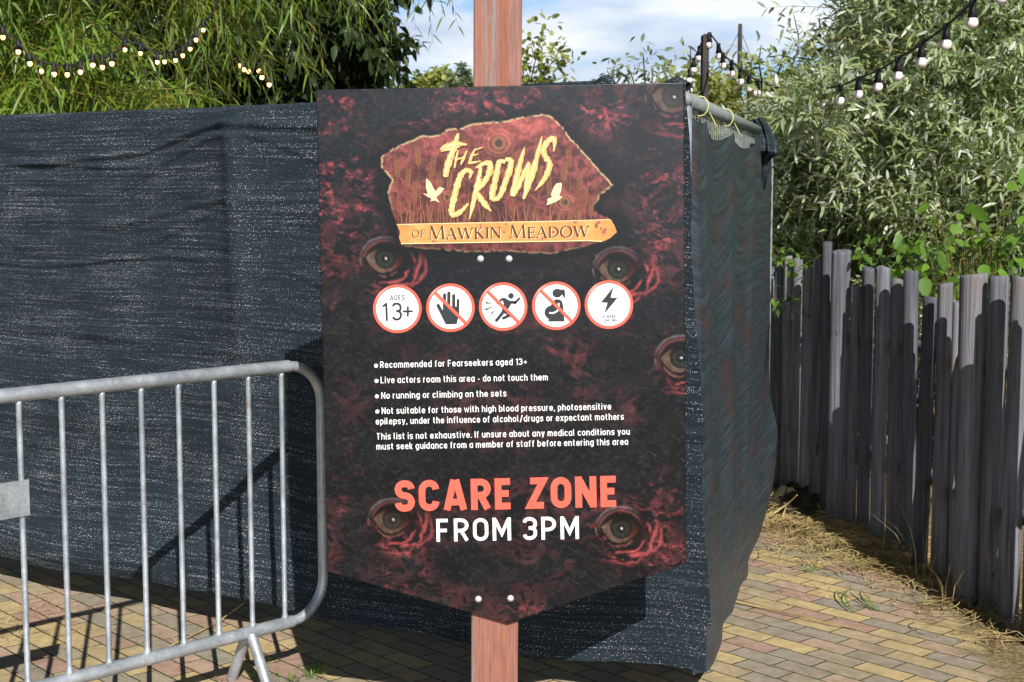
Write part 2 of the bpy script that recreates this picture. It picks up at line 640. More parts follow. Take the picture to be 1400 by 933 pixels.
M = {
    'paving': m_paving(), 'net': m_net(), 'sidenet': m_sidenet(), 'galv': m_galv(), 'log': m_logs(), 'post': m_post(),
    'art': m_art(),
    'ground': m_noisy('rough grass ground', (.035, .045, .015), (.09, .085, .035), 3, .9, .3),
    'edge': m_noisy('board edge', (.018, .018, .02), (.03, .03, .032), 60, .6, 0),
    'white_print': m_noisy('white print', (.80, .80, .80), (.84, .84, .84), 40, .38, 0),
    'coral_print': m_noisy('coral print', (.78, .105, .07), (.84, .125, .085), 30, .38, 0),
    'pink_print': m_noisy('pale pink print', (.80, .36, .33), (.84, .42, .38), 30, .38, 0),
    'ink': m_noisy('dark print', (.022, .025, .03), (.03, .033, .038), 40, .4, 0),
    'gold': m_noisy('gold print', (.66, .33, .09), (.78, .47, .17), 26, .4, 0),
    'cream': m_noisy('cream print', (.78, .56, .28), (.82, .64, .37), 26, .4, 0),
    'orange': m_noisy('orange banner print', (.60, .195, .055), (.76, .33, .10), 22, .4, 0),
    'stain_print': m_noisy('plum stain print', (.20, .06, .05), (.34, .13, .09), 80, .4, 0),
    'brownprint': m_noisy('brown print', (.055, .026, .016), (.08, .038, .024), 40, .4, 0),
    'wheat': m_noisy('wheat print', (.15, .058, .030), (.27, .105, .05), 30, .4, 0),
    'railpaint': m_noisy('dull grey rail', (.15, .175, .17), (.25, .28, .275), 30, .5, .1),
    'bolt': mat('zinc bolt', (.78, .78, .78), .28, .4),
    'rubber': m_noisy('black rubber', (.008, .008, .009), (.02, .02, .022), 60, .5, .1),
    'bulb': m_noisy('opal pink bulb', (.78, .62, .62), (.82, .70, .70), 8, .3, 0),
    'darkpost': m_noisy('dark stained timber', (.022, .019, .018), (.06, .05, .045), 6, .8, .2, stretch=(20, 20, 1)),
    'bark': m_noisy('bark', (.05, .042, .03), (.14, .12, .085), 9, .9, .5, stretch=(4, 4, 1)),
    'twig': m_noisy('olive twig', (.16, .11, .03), (.30, .22, .07), 14, .7, 0),
    'darktwig': m_noisy('dark twig', (.03, .025, .015), (.08, .06, .035), 14, .8, 0),
    'straw': m_noisy('dry straw', (.13, .085, .03), (.52, .40, .18), 7, .7, 0),
    'mound': m_noisy('mossy earth', (.010, .009, .005), (.038, .032, .016), 30, .95, .9),
    'tie': mat('yellow cable tie', (.55, .52, .20), .45),
    'leaf_osier': m_leaf('osier leaf', (.35, .42, .24), (.52, .56, .46), (.20, .26, .09), .30, .36, .6),
    'leaf_willow': m_leaf('willow leaf', (.16, .29, .042), (.20, .30, .09), (.17, .165, .02), .42, .38, .55),
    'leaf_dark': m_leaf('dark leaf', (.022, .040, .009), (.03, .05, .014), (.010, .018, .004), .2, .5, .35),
    'leaf_broad': m_leaf('broad leaf', (.15, .29, .035), (.17, .27, .10), (.06, .12, .015), .35, .4, .5),
    'leaf_far': m_leaf('far leaf', (.30, .33, .07), (.30, .33, .12), (.19, .20, .04), .35, .5, .4),
    'leaf_fargrey': m_leaf('far grey leaf', (.20, .26, .15), (.26, .30, .22), (.12, .16, .08), .3, .5, .4),
    'leaf_grass': m_leaf('grass blade', (.13, .25, .03), (.13, .25, .03), (.07, .14, .015), .3, .5, .4),
}
lit = mat('lit warm bulb', (1, .8, .5), .3)
lb = lit.node_tree.nodes['Principled BSDF']
lb.inputs['Emission Color'].default_value = (1.0, .50, .15, 1)
lb.inputs['Emission Strength'].default_value = 5.0
M['lit'] = lit

# ------------------------------------------------------------------ ground
S = 400
tag(obj('ground', [(-S, -S, -.012), (S, -S, -.012), (S, S, -.012), (-S, S, -.012)], [(0, 1, 2, 3)], M['ground']), kind='structure')
tag(obj('paving', [(-9, -12, 0), (2.5, -12, 0), (2.5, 16, 0), (-9, 16, 0)], [(0, 1, 2, 3)], M['paving']), kind='structure')


# ------------------------------------------------------------------ netting on the front fence
FD = np.array([1.205, -.724])
FD = FD / np.linalg.norm(FD)                # along the fence, to the right
FN = np.array([FD[1], -FD[0]])              # towards the camera
CORNER = np.array([.508, 4.377])
TOPZ = 1.875


def grid_obj(name, P, UV, mats, parent=None, smooth=True):
    nv, nu = P.shape[:2]
    idx = np.arange(nv * nu).reshape(nv, nu)
    q = np.stack([idx[:-1, :-1], idx[:-1, 1:], idx[1:, 1:], idx[1:, :-1]], -1).reshape(-1, 4)
    me = rawmesh(name, P.reshape(-1, 3), q.ravel(), np.arange(len(q)) * 4, np.full(len(q), 4), smooth)
    uv = me.uv_layers.new(name='UVMap')
    uv.data.foreach_set('uv', UV.reshape(-1, 2)[q.ravel()].astype(np.float32).ravel())
    return link(name, me, mats, parent)


def front_net():
    nu, nv = 620, 300
    s0 = -4.6
    u = np.linspace(0, 1, nu)[None, :]
    zfull = np.concatenate([np.linspace(0, 1, nv - 24), np.full(24, 1.0)])[:, None]
    roll = np.concatenate([np.zeros(nv - 24), np.linspace(0, 1, 25)[1:]])[:, None]
    # right hand edge of the cloth flares out towards the ground
    send = .012 + .125 * (1 - zfull) ** 1.05 + .005 * np.sin(zfull * 16)
    send = send - .018 * (sstep(.085, .080, zfull))
    s = s0 + (send - s0) * u
    hem = .100 + .012 * np.sin(s * 3.1 + .6) + .045 * sstep(-.6, .1, s) + .02 * (fbm(s * 5, s * 0, 3) - .5)
    hem = hem + .030 * sstep(-1.3, -2.0, s)
    top = TOPZ + .012 * (fbm(s * 2.2, s * 0, 5) - .5)
    # loose gathers lying on the rail behind the sign
    top = top + .030 * sstep(-.62, -.58, s) * sstep(-.22, -.26, s) + .016 * sstep(-.30, -.27, s) * sstep(-.20, -.23, s)
    top = top + .030 * np.exp(-((s + .03) / .045) ** 2)
    z = hem + (top - hem) * zfull
    zz = z
    d = np.zeros_like(z)
    wx = fbm(s * 1.3, zz * 2.5, 21, 3) - .5
    # long slack wrinkles running along the cloth
    d += .020 * (fbm(s * .8 + 2, (zz + .18 * wx) * 5.5, 31, 3) - .5)
    d += .008 * (fbm(s * 1.6, (zz + .12 * wx) * 17, 41, 3) - .5)
    d += .0025 * (fbm(s * 4, (zz + .06 * wx) * 42, 51, 3) - .5)
    # panel joint pushing the cloth forward (fence clamp at the top)
    sp = -1.72
    e = s - sp
    d += .028 * np.exp(-(e / .05) ** 2) * sstep(.3, 1.7, zz) + .03 * np.exp(-(e / .22) ** 2) * sstep(.5, 1.9, zz)

    def crease(zc, a, wdt):
        t = zz - zc
        return .66 * a * (np.exp(-(t / wdt) ** 2) - .6 * np.exp(-((t + wdt * 1.5) / wdt) ** 2))
    left = sstep(.05, -.10, e)
    d += crease(1.835 - .10 * sstep(0, -.55, e) - .045 * sstep(-.3, -1.4, e), .014, .012) * sstep(.02, -.03, e) * sstep(-2.2, -.5, e)
    d += crease(1.79 - .22 * sstep(-.02, -.75, e), .008, .012) * left * sstep(-1.0, -.25, e)
    d += crease(1.700 - .02 * np.sin(s * 2.3), .011, .010) * sstep(-.35, -.75, e)
    d += crease(1.83 - .02 * sstep(0, .5, e), .016, .016) * sstep(-.01, .02, e) * sstep(1.2, .2, e)
    d += crease(1.80 - .13 * sstep(0, .5, e), .007, .014) * sstep(0.0, .04, e) * sstep(.9, .2, e)
    d += crease(1.315 + .012 * np.sin(s * 5) + .03 * sstep(-.9, -.2, e), .010, .009) * sstep(-.10, -.30, e)
    d += crease(1.46 + .10 * sstep(-.7, -.05, e), .010, .014) * sstep(.02, -.08, e) * sstep(-.9, -.5, e)
    d += crease(1.40 + .12 * sstep(-.5, -.05, e), .008, .012) * sstep(.02, -.08, e) * sstep(-.6, -.3, e)
    d += crease(1.03 + .015 * np.sin(s * 4), .007, .016) * sstep(.3, -1.0, e)
    d += crease(.98 - .12 * sstep(.1, .9, e), .006, .014) * sstep(.05, .2, e)
    d += crease(1.32 - .10 * sstep(.15, .55, e), .006, .012) * sstep(.1, .2, e) * sstep(.7, .5, e)
    # slack belly hanging forward near the ground at the far left
    d += .10 * np.exp(-((zz - .18) / .20) ** 2) * sstep(-.9, -1.8, s)
    d += .05 * np.exp(-((s + .15) / .5) ** 2) * (1 - zfull) ** 1.5
    d += .012 * np.sin((s - .2 * zz) * 9.0) * (1 - zfull) ** 1.2
    pin = sstep(TOPZ + .02, TOPZ - .05, zz)
    d = d * (.25 + .75 * pin) + .012
    # roll over the top rail
    rr = .022
    ang = roll * math.pi
    dback = np.where(roll > 0, -rr * (1 - np.cos(ang)) - np.maximum(roll - .8, 0) * .02, 0)
    dz = np.where(roll > 0, rr * np.sin(ang) - np.maximum(roll - .75, 0) * .2, 0)
    d = d + dback
    z = z + dz
    X = CORNER[0] + FD[0] * s + FN[0] * d
    Yy = CORNER[1] + FD[1] * s + FN[1] * d
    P = np.stack([X, Yy, z], -1)
    UV = np.stack([s + 0 * z, zfull * 1.82 + roll * .1 + 0 * s], -1)
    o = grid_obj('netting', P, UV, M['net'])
    tag(o, 'long dark blue grey shade netting draped along the fence behind the barrier and sign', 'netting')


front_net()


def fence_panel(a, b, name, label, cat, posts=True):
    """temporary mesh fence panel from plan point a to b: tube frame and wires"""
    a = np.array(a)
    b = np.array(b)
    t = thing(name, label, cat, (a[0], a[1], 0))
    m = MB()
    r = .019
    ht = TOPZ - .012
    A, B = (a[0], a[1]), (b[0], b[1])
    m.tube([(*A, .16), (*A, ht)], r, 10)
    m.tube([(*A, .14), (*B, .14)], r, 10)
    o = m.build('frame', M['galv'], t, True)
    m = MB()
    m.tube([(*(a - (b - a) * .008), ht), (*(b + (b - a) * .008), ht)], r * 1.15, 12)
    m.tube([(*B, .0), (*B, ht - .03)], .014, 10)
    m.build('top_rail', M['railpaint'], t, True)
    w_ = MB()
    n = int(np.linalg.norm(b - a) / .05)
    for i in range(1, n):
        p = a + (b - a) * i / n
        w_.tube([(p[0], p[1], .14), (p[0], p[1], ht)], .0022, 5, cap=False)
    for z in (.5, .9, 1.3, 1.6):
        w_.tube([(*A, z), (*B, z)], .0022, 5, cap=False)
    w_.build('wire_mesh', M['railpaint'], t, True)
    return t


SIDE_END = np.array([1.255, 7.15])
SD = (SIDE_END - CORNER)
SL = np.linalg.norm(SD)
SD = SD / SL
SN = np.array([SD[1], -SD[0]])               # to the right / camera
fence_panel(CORNER + SD * .045, SIDE_END, 'mesh_fence_panel', 'galvanised mesh fence panel whose grey top rail shows above the sagging side netting', 'fence panel')
# feet of the temporary fence
# ------------------------------------------------------------------ side netting


def side_net():
    nu, nv = 150, 220
    u = np.linspace(0, 1, nu)[None, :]
    v = np.linspace(0, 1, nv)[:, None]          # 0 bottom, 1 top
    # hem traced along the panel
    hu = np.array([0, .10, .2, .38, .58, .75, .9, 1.0])
    hz = np.array([.10, .07, .05, .04, .05, .08, .17, .30])
    hb = np.array([.05, .05, .045, .03, .02, .015, .01, .0])   # outward bulge of the hem
    hem = np.interp(u, hu, hz)
    bul = np.interp(u, hu, hb)
    ties = np.array([0.0, .109, .36, .68])
    sag = np.zeros_like(u)
    for i in range(3):
        a, b = ties[i], ties[i + 1]
        t = np.clip((u - a) / (b - a), 0, 1)
        sag = sag + np.where((u >= a) & (u <= b), [.028, .042, .045][i] * (4 * t * (1 - t)) ** .8, 0)
    topz = TOPZ - .035 - sag - .035 * sstep(0, .15, u)
    topz = topz + .03 * sstep(.62, .69, u)
    z = hem + (topz - hem) * v
    fold = .020 * np.exp(-((u - .36) / .03) ** 2) * (.3 + .7 * v) + .016 * np.exp(-((u - .11) / .02) ** 2) * v
    fold += .022 * np.exp(-((u - .64 + .10 * (1 - v)) / .035) ** 2) - .02 * np.exp(-((u - .24 - .05 * (1 - v)) / .05) ** 2)
    fold += .005 * np.sin(u * 17 + 2 * v) * (1 - v) + .016 * (fbm(u * 6 + 0 * v, v * 3 + 0 * u, 9) - .5)
    # sagging drape lines under the ties
    t2 = (u * 3.2) % 1
    fold += .0016 * np.sin((z + sag * 2.2) * 75) * sstep(.45, .95, v)
    d = .024 + bul * (1 - v) ** 1.1 + fold * .7 + .045 * np.exp(-((v - .08) / .09) ** 2) * sstep(.5, .95, u)
    # the front edge follows the front cloth, the back edge sits past the end post
    s = -.012 + (SL * (.945 + .02 * (1 - v) ** 2)) * u
    X = CORNER[0] + SD[0] * s + SN[0] * d
    Y = CORNER[1] + SD[1] * s + SN[1] * d
    X = X - .02 * sstep(.06, 0, u)
    Y = Y + .05 * sstep(.06, 0, u)
    P = np.stack([X + 0 * z, Y + 0 * z, z], -1)
    UV = np.stack([u * SL + 0 * z, z - topz + 1.85 + sag * 1.6 * sstep(.35, 1, v)], -1)
    o = grid_obj('netting', P, UV, M['sidenet'])
    tag(o, 'sagging dark side netting hung from the grey rail on two yellow ties', 'netting')
    for uu in (.109, .36):
        p = CORNER + SD * (-.012 + SL * .945 * uu)
        m = MB()
        pts = []
        for k in range(13):
            a = 2 * math.pi * k / 12
            pts.append((p[0] + SN[0] * (.010 + .026 * math.cos(a)), p[1] + SN[1] * (.010 + .026 * math.cos(a)), TOPZ - .020 + .031 * math.sin(a)))
        m.tube(pts, .0022, 6, cap=False)
        m.tube([(p[0] + SN[0] * .04, p[1] + SN[1] * .04, TOPZ - .04), (p[0] + SN[0] * .06, p[1] + SN[1] * .06 - .02, TOPZ - .085)], .0016, 5)
        m.build('cable_tie', M['tie'], o, True)
    # bunched end of the cloth folded over the end post
    n, k = 40, 44
    uu = np.linspace(0, 1, n)[None, :]
    vv = np.linspace(0, 1, k)[:, None]
    kv = [0, .2, .42, .62, .72, 1.0]
    lx_ = np.interp(vv, kv, [1028, 1031, 1034, 1036, 1037, 1039])
    ly_ = np.interp(vv, kv, [164, 172, 190, 206, 214, 262])
    rx_ = np.interp(vv, kv, [1042, 1052, 1062, 1067, 1054, 1047])
    ry_ = np.interp(vv, kv, [160, 172, 193, 210, 218, 258])
    bulge = np.interp(vv, kv, [.02, .07, .10, .12, .03, .02])
    pxg = lx_ + (rx_ - lx_) * uu
    pyg = ly_ + (ry_ - ly_) * uu
    Yd = 6.50 - bulge * np.sin(math.pi * np.clip(uu * .8 + .1, 0, 1)) + .02 * np.sin(uu * 15 + vv * 5) + .02 * (fbm(uu * 5 + 0 * vv, vv * 6 + 0 * uu, 77) - .5) + .10 * uu
    P = np.stack([np.stack([at(pxg[j, i], pyg[j, i], Yd[j, i]) for i in range(n)]) for j in range(k)])
    P = P[::-1]
    UV = np.stack([uu * .3 + 0 * vv, vv * .3 + 0 * uu], -1)
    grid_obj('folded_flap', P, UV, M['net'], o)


side_net()

# ------------------------------------------------------------------ sign
SY = 4.05
TL, TR, BR, TIP, BL = [at(x, y, SY) for x, y in ((432, 123), (935, 113), (938, 770), (695, 853), (449, 782))]
ROT = math.atan2(TR[2] - TL[2], TR[0] - TL[0])
sign = thing('warning_sign', 'tall black scare zone warning sign with red eyes bolted to a faded red post', 'sign', (-.05, SY + .08, 0))
post = MB()
pw = .0665
cx0, cx1 = -.0515, -.030
zt = 3.5
for (z, cx) in ((0, cx0),):
    vs = []
    for zz, c in ((-.0, cx0), (zt - .03, cx1)):
        for dx, dy in ((-pw, 0), (-pw + .004, -.004), (pw - .004, -.004), (pw, 0), (pw, .126), (pw - .004, .13), (-pw + .004, .13), (-pw, .126)):
            vs.append((c + dx, SY + .016 + dy, zz))
    c = cx1
    for dx, dy in ((-pw + .03, .03), (pw - .03, .03), (pw - .03, .1), (-pw + .03, .1)):
        vs.append((c + dx, SY + .016 + dy, zt))
    fs = [(i, (i + 1) % 8, (i + 1) % 8 + 8, i + 8) for i in range(8)]
    fs += [(7, 6, 5, 4, 3, 2, 1, 0)]
    fs += [(9, 10, 17, 16), (11, 12, 17), (10, 11, 17), (12, 13, 18, 17), (13, 14, 18), (14, 15, 19, 18), (15, 8, 19), (8, 9, 16, 19), (16, 17, 18, 19)]
    post.add(vs, fs)
post.build('post', M['post'], sign)


# --- the printed artwork, computed on a grid over the pentagonal board
def px_of(P):
    """photo pixel of world points (the layout of the print was measured in these units)"""
    x, y, z = P[..., 0], P[..., 1], P[..., 2] - H
    dep = y * cc - z * ss
    up = y * ss + z * cc
    return 700 + 2000 * x / dep, 466.5 - 2000 * up / dep


def poly_mask(px, py, poly):
    inside = np.zeros(px.shape, bool)
    n = len(poly)
    for i in range(n):
        x0, y0 = poly[i]
        x1, y1 = poly[(i + 1) % n]
        c = ((y0 > py) != (y1 > py)) & (px < (x1 - x0) * (py - y0) / (y1 - y0 + 1e-9) + x0)
        inside ^= c
    return inside


def seg_dist(px, py, poly, closed=True):
    dmin = np.full(px.shape, 1e9)
    n = len(poly)
    for i in range(n if closed else n - 1):
        x0, y0 = poly[i]
        x1, y1 = poly[(i + 1) % n]
        dx, dy = x1 - x0, y1 - y0
        t = np.clip(((px - x0) * dx + (py - y0) * dy) / (dx * dx + dy * dy + 1e-9), 0, 1)
        dmin = np.minimum(dmin, np.hypot(px - x0 - t * dx, py - y0 - t * dy))
    return dmin


def z4(pts):   # from the enlarged view of the emblem to photo pixels
    return [(500 + x / 3.889, 140 + y / 3.889) for x, y in pts]


EMBLEM = z4([(85, 295), (130, 262), (200, 225), (250, 205), (295, 182), (350, 183), (400, 172), (440, 145), (500, 142), (560, 120), (640, 110), (720, 105), (800, 90),
             (870, 78), (930, 68), (975, 72), (1000, 92), (1040, 125), (1065, 165), (1085, 200), (1120, 225), (1150, 262), (1185, 300), (1215, 335), (1245, 372), (1275, 400),
             (1310, 440), (1270, 470), (1245, 490), (1225, 530), (1195, 565), (1250, 600), (1310, 630), (1335, 690), (1280, 735), (1200, 752), (1120, 775), (1010, 800),
             (900, 800), (780, 790), (640, 795), (500, 790), (380, 780), (260, 770), (185, 755), (165, 650), (140, 570), (120, 480), (145, 410), (110, 370), (88, 350)])
# roughen the torn outline
_e = []
for i in range(len(EMBLEM)):
    a, b = EMBLEM[i], EMBLEM[(i + 1) % len(EMBLEM)]
    for k in range(4):
        t = k / 4
        j = 0 if k == 0 else 1
        _e.append((a[0] + (b[0] - a[0]) * t + random.uniform(-.9, .9) * j, a[1] + (b[1] - a[1]) * t + random.uniform(-1.1, 1.1) * j))
EMBLEM = _e


def art(px, py):
    n = px.shape
    col = np.zeros(n + (3,))
    wx = (fbm(px / 34, py / 34, 3, 4) - .5) * 60
    wy = (fbm(px / 34 + 50, py / 34, 4, 4) - .5) * 60
    g = fbm((px + wx) / 22, (py + wy) / 14, 8, 5, .6)
    base = np.array([.0030, .0038, .0056])
    col[:] = base
    col += (np.clip(g - .44, 0, 1) * .016 + .010 * sstep(.55, .8, fbm(px / 4, py / 3, 9, 3)))[..., None] * np.array([1, 1, 1.05])
    # flesh showing through: swirling ridges inside broad patches
    rg = 1 - np.abs(2 * fbm((px + wx * .8) / 26, (py + wy * .8) / 15, 12, 4, .6) - 1)
    rg2 = 1 - np.abs(2 * fbm((px + wy) / 11, (py + wx) / 11, 19, 3, .6) - 1)
    patch = fbm(px / 70, py / 70, 23, 3)
    mask = np.zeros(n)
    for cx, cy, rx, ry, a in ((455, 150, 60, 70, .9), (470, 250, 50, 110, 1.1), (500, 330, 70, 60, .8), (630, 150, 170, 28, 1.0), (730, 140, 60, 30, 1.1), (820, 150, 70, 40, .9),
                              (900, 250, 45, 110, .7), (890, 330, 40, 60, 1.1), (860, 395, 60, 55, 1.0), (925, 490, 40, 70, 1.0), (455, 420, 22, 200, .7), (760, 480, 130, 60, .55),
                              (470, 640, 40, 90, .8), (540, 730, 80, 55, .8), (520, 790, 80, 40, .8), (870, 740, 70, 70, 1.1), (910, 680, 40, 60, 1.0), (730, 840, 50, 30, .8),
                              (640, 620, 190, 18, .35), (600, 480, 140, 80, .22), (850, 540, 80, 60, .35), (690, 790, 90, 40, .22), (600, 135, 60, 25, 1.0)):
        mask = np.maximum(mask, a * np.exp(-(((px - cx) / rx) ** 2 + ((py - cy) / ry) ** 2) * 1.1))
    red = sstep(.74, 1.04, rg * .60 + rg2 * .30 + patch * .14) * sstep(.15, .95, mask + .9 * (patch - .5))
    red = red * sstep(.36, .72, fbm(px / 10, py / 8, 29, 3)) * 1.15 * (.50 + .45 * sstep(420, 200, py)) * (.25 + 1.5 * sstep(.3, .75, fbm(px / 3.4, py / 2.2, 33, 2)))
    rc = np.array([.22, .036, .040])
    col += red[..., None] * rc
    col += (sstep(.7, .95, rg) * sstep(.35, .7, patch) * .022)[..., None] * np.array([1.4, .35, .35])

    def eye(cx, cy, s, ang=0.0, st=1.0, folds=True):
        nonlocal col
        ca, sa = math.cos(ang), math.sin(ang)
        dx0, dy0 = (px - cx) / s, (py - cy) / s
        wob = (fbm(px / 6, py / 6, 61, 3) - .5)
        dx = dx0 * ca + dy0 * sa + wob * .08
        dy = -dx0 * sa + dy0 * ca + wob * .08
        r = np.hypot(dx, dy)
        ph = np.arctan2(dy, dx)                       # downwards positive
        tone0 = fbm(px / 5, py / 4, 67, 3)
        # dark socket
        sock = np.exp(-((dx / 2.3) ** 2 + (dy / 1.9) ** 2) ** 2)
        col = col * (1 - .85 * sock[..., None] * st)
        # folds of skin under and right of the eye
        if folds:
            for rad, a, wd in ((2.05, 1.0, .10), (2.50, .95, .12), (2.95, .7, .12)):
                rr = np.hypot(dx / 1.12, dy * 1.05)
                brk = sstep(.30, .62, fbm(ph * 4 + rad * 9, r * 3, 71, 3))
                k = np.exp(-((rr - rad + .10 * np.sin(ph * 7 + rad * 5) + wob * .22) / wd) ** 2) * sstep(-.45, .1, ph) * sstep(2.3, 1.2, ph) * a * brk
                col += (k * st)[..., None] * np.array([.30, .05, .048]) * (.4 + 1.1 * tone0)[..., None]
        # upper lid, pale crescent on the upper left
        rr = np.hypot(dx / 1.13, dy / .98)
        k = np.exp(-((rr - 1.78) / .085) ** 2) * sstep(-3.2, -2.6, ph) * sstep(-.5, -1.5, ph) * (.35 + .9 * fbm(px / 3, py / 3, 81, 2))
        k += np.exp(-((rr - 1.78) / .07) ** 2) * sstep(2.7, 3.0, ph) * .6
        col += (k * st)[..., None] * np.array([.115, .088, .09])
        k = np.exp(-((rr - 1.50) / .10) ** 2) * sstep(-.2, -.8, ph) * .55
        col += (k * st)[..., None] * np.array([.16, .05, .045])
        # eyeball
        q = np.clip(1 - (np.abs(dx) / 1.58) ** 2.2, 0, 1)
        upl = -.90 * q - .02                          # upper and lower lid lines
        lol = 1.12 * q * (1 - .12 * dx)
        ball = sstep(-.06, .08, dy - upl) * sstep(-.06, .08, lol - dy) * (q > 0)
        liner = np.exp(-((dy - upl + .10) / .16) ** 2) * (np.abs(dx) < 1.7) + .8 * np.exp(-((dy - lol - .12) / .14) ** 2) * (np.abs(dx) < 1.6)
        col = col * (1 - .85 * np.clip(liner, 0, 1)[..., None] * st)
        wet = np.exp(-((dy - lol - .30) / .10) ** 2) * (np.abs(dx + .2) < 1.2) * sstep(.3, .7, tone0)
        col += (wet * st)[..., None] * np.array([.13, .05, .045])
        tone = fbm(px / 4.5, py / 4.5, 91, 4)
        pale = sstep(-.5, 1.0, -dx * .75 + dy * .9 + wob * .8)
        sc = np.array([.34, .235, .165])[None] * pale[..., None] + np.array([.24, .062, .045])[None] * (1 - pale)[..., None]
        vein = sstep(.55, .75, fbm(ph * 5, r * 2.5, 95, 3)) * .6
        sc = sc * (1 - vein[..., None]) + np.array([.30, .055, .05]) * vein[..., None]
        sc = sc * (.20 + .75 * tone)[..., None] * (.22 + .68 * sstep(-1.0, .6, dy - dx * .45))[..., None] * .48
        sc = sc * (1 - .8 * sstep(-.35, -.9, dy + .25 * np.abs(dx)))[..., None]
        col = col * (1 - ball[..., None] * st) + sc * ball[..., None] * st
        iris = sstep(.92, .82, np.hypot(dx, dy + .06))
        ic = np.array([.010, .013, .010]) * (.45 + 1.0 * fbm(ph * 8, r * 1.5, 99, 3))[..., None] * sstep(.92, .6, r)[..., None]
        ring = np.exp(-((r - .48) / .12) ** 2)
        ic = ic + (ring * fbm(ph * 3, r * 2, 97, 2))[..., None] * np.array([.014, .014, .009])
        pup = sstep(.40, .30, r)
        ic = ic * (1 - pup[..., None]) + np.array([.006, .006, .006]) * pup[..., None]
        hl = sstep(.13, .05, np.hypot(dx - .05, dy + .02))
        ic = ic * (1 - .75 * sstep(-.25, -.8, dy))[..., None]
        ic = ic * (1 - hl[..., None]) + np.array([.45, .45, .45]) * hl[..., None]
        col = col * (1 - iris[..., None] * st) + ic * iris[..., None] * st

    eye(527, 354, 17.0, .05)
    eye(845, 368, 17.0, .02)
    eye(931, 490, 17.5, .0)
    eye(537, 711, 16.5, .05, .85)
    eye(849, 723, 17.0, .05)
    eye(921, 133, 19, .1, .8)
    # emblem: dried blood coloured board with a torn pale edge and a black drop shadow
    ed = seg_dist(px, py, EMBLEM)
    ins = poly_mask(px, py, EMBLEM)
    sh = np.where(ins, 1, np.exp(-(ed / 16) ** 2))
    col = col * (1 - .93 * sh[..., None])
    f1 = fbm((px + wx * .4) / 18, (py + wy * .4) / 9, 101, 5, .6)
    f2 = 1 - np.abs(2 * fbm((px + wx * .5) / 20, (py + wy * .5) / 20, 103, 4, .6) - 1)
    b = np.array([.085, .026, .022])[None] * (.35 + 1.3 * f1)[..., None] + (sstep(.72, .97, f2) * .11)[..., None] * np.array([1, .20, .19])
    b = b * (.45 + 1.1 * fbm(px / 2.6, py / 4.2, 117, 2))[..., None]
    hot = np.exp(-(((px - 715) / 60) ** 2 + ((py - 172) / 22) ** 2)) + .5 * np.exp(-(((px - 600) / 50) ** 2 + ((py - 195) / 20) ** 2))
    b = b + (hot * (.3 + f1) * .17)[..., None] * np.array([1, .22, .19])
    b = b * (1 - .45 * np.exp(-(((px - 640) / 120) ** 2 + ((py - 330) / 60) ** 2)))[..., None]
    pl = sstep(.60, .72, fbm(px / 7, py / 7, 111, 3))
    b = b * (1 - .35 * pl[..., None])
    sm = sstep(0, 1.6, ed)
    for cx, cy, s in ((682, 196, 7.5), (772, 277, 6), (612, 270, 5)):
        dx, dy = (px - cx) / s, (py - cy) / s
        r = np.hypot(dx, dy)
        k = np.exp(-((np.hypot(dx / 1.15, dy) - 1.75) / .22) ** 2) * .8 + np.exp(-((np.hypot(dx / 1.15, dy) - 2.4) / .18) ** 2) * .5
        b = b + k[..., None] * np.array([.20, .055, .03])
        ballm = sstep(1.4, 1.1, r)
        b = b * (1 - ballm[..., None]) + ballm[..., None] * np.array([.22, .09, .045])
        ir = sstep(.8, .65, r)
        b = b * (1 - ir[..., None]) + ir[..., None] * np.array([.045, .03, .022])
    col = np.where(ins[..., None], b, col)
    upper = sstep(300, 250, py) + sstep(330, 345, py) * .35
    gold = np.exp(-(ed / .95) ** 2) * np.clip(upper, 0, 1) * sstep(.25, .5, fbm(px / 4, py / 4, 121, 2))
    col = col * (1 - gold[..., None]) + gold[..., None] * np.array([.52, .36, .19])
    # fine scratches
    scr = sstep(.84, .90, fbm((px + py * .4) / 30, (py - px * .6) / 1.5, 131, 2)) * .02
    col += (scr * (1 - ins))[..., None]
    return np.clip(col, .0022, .9)


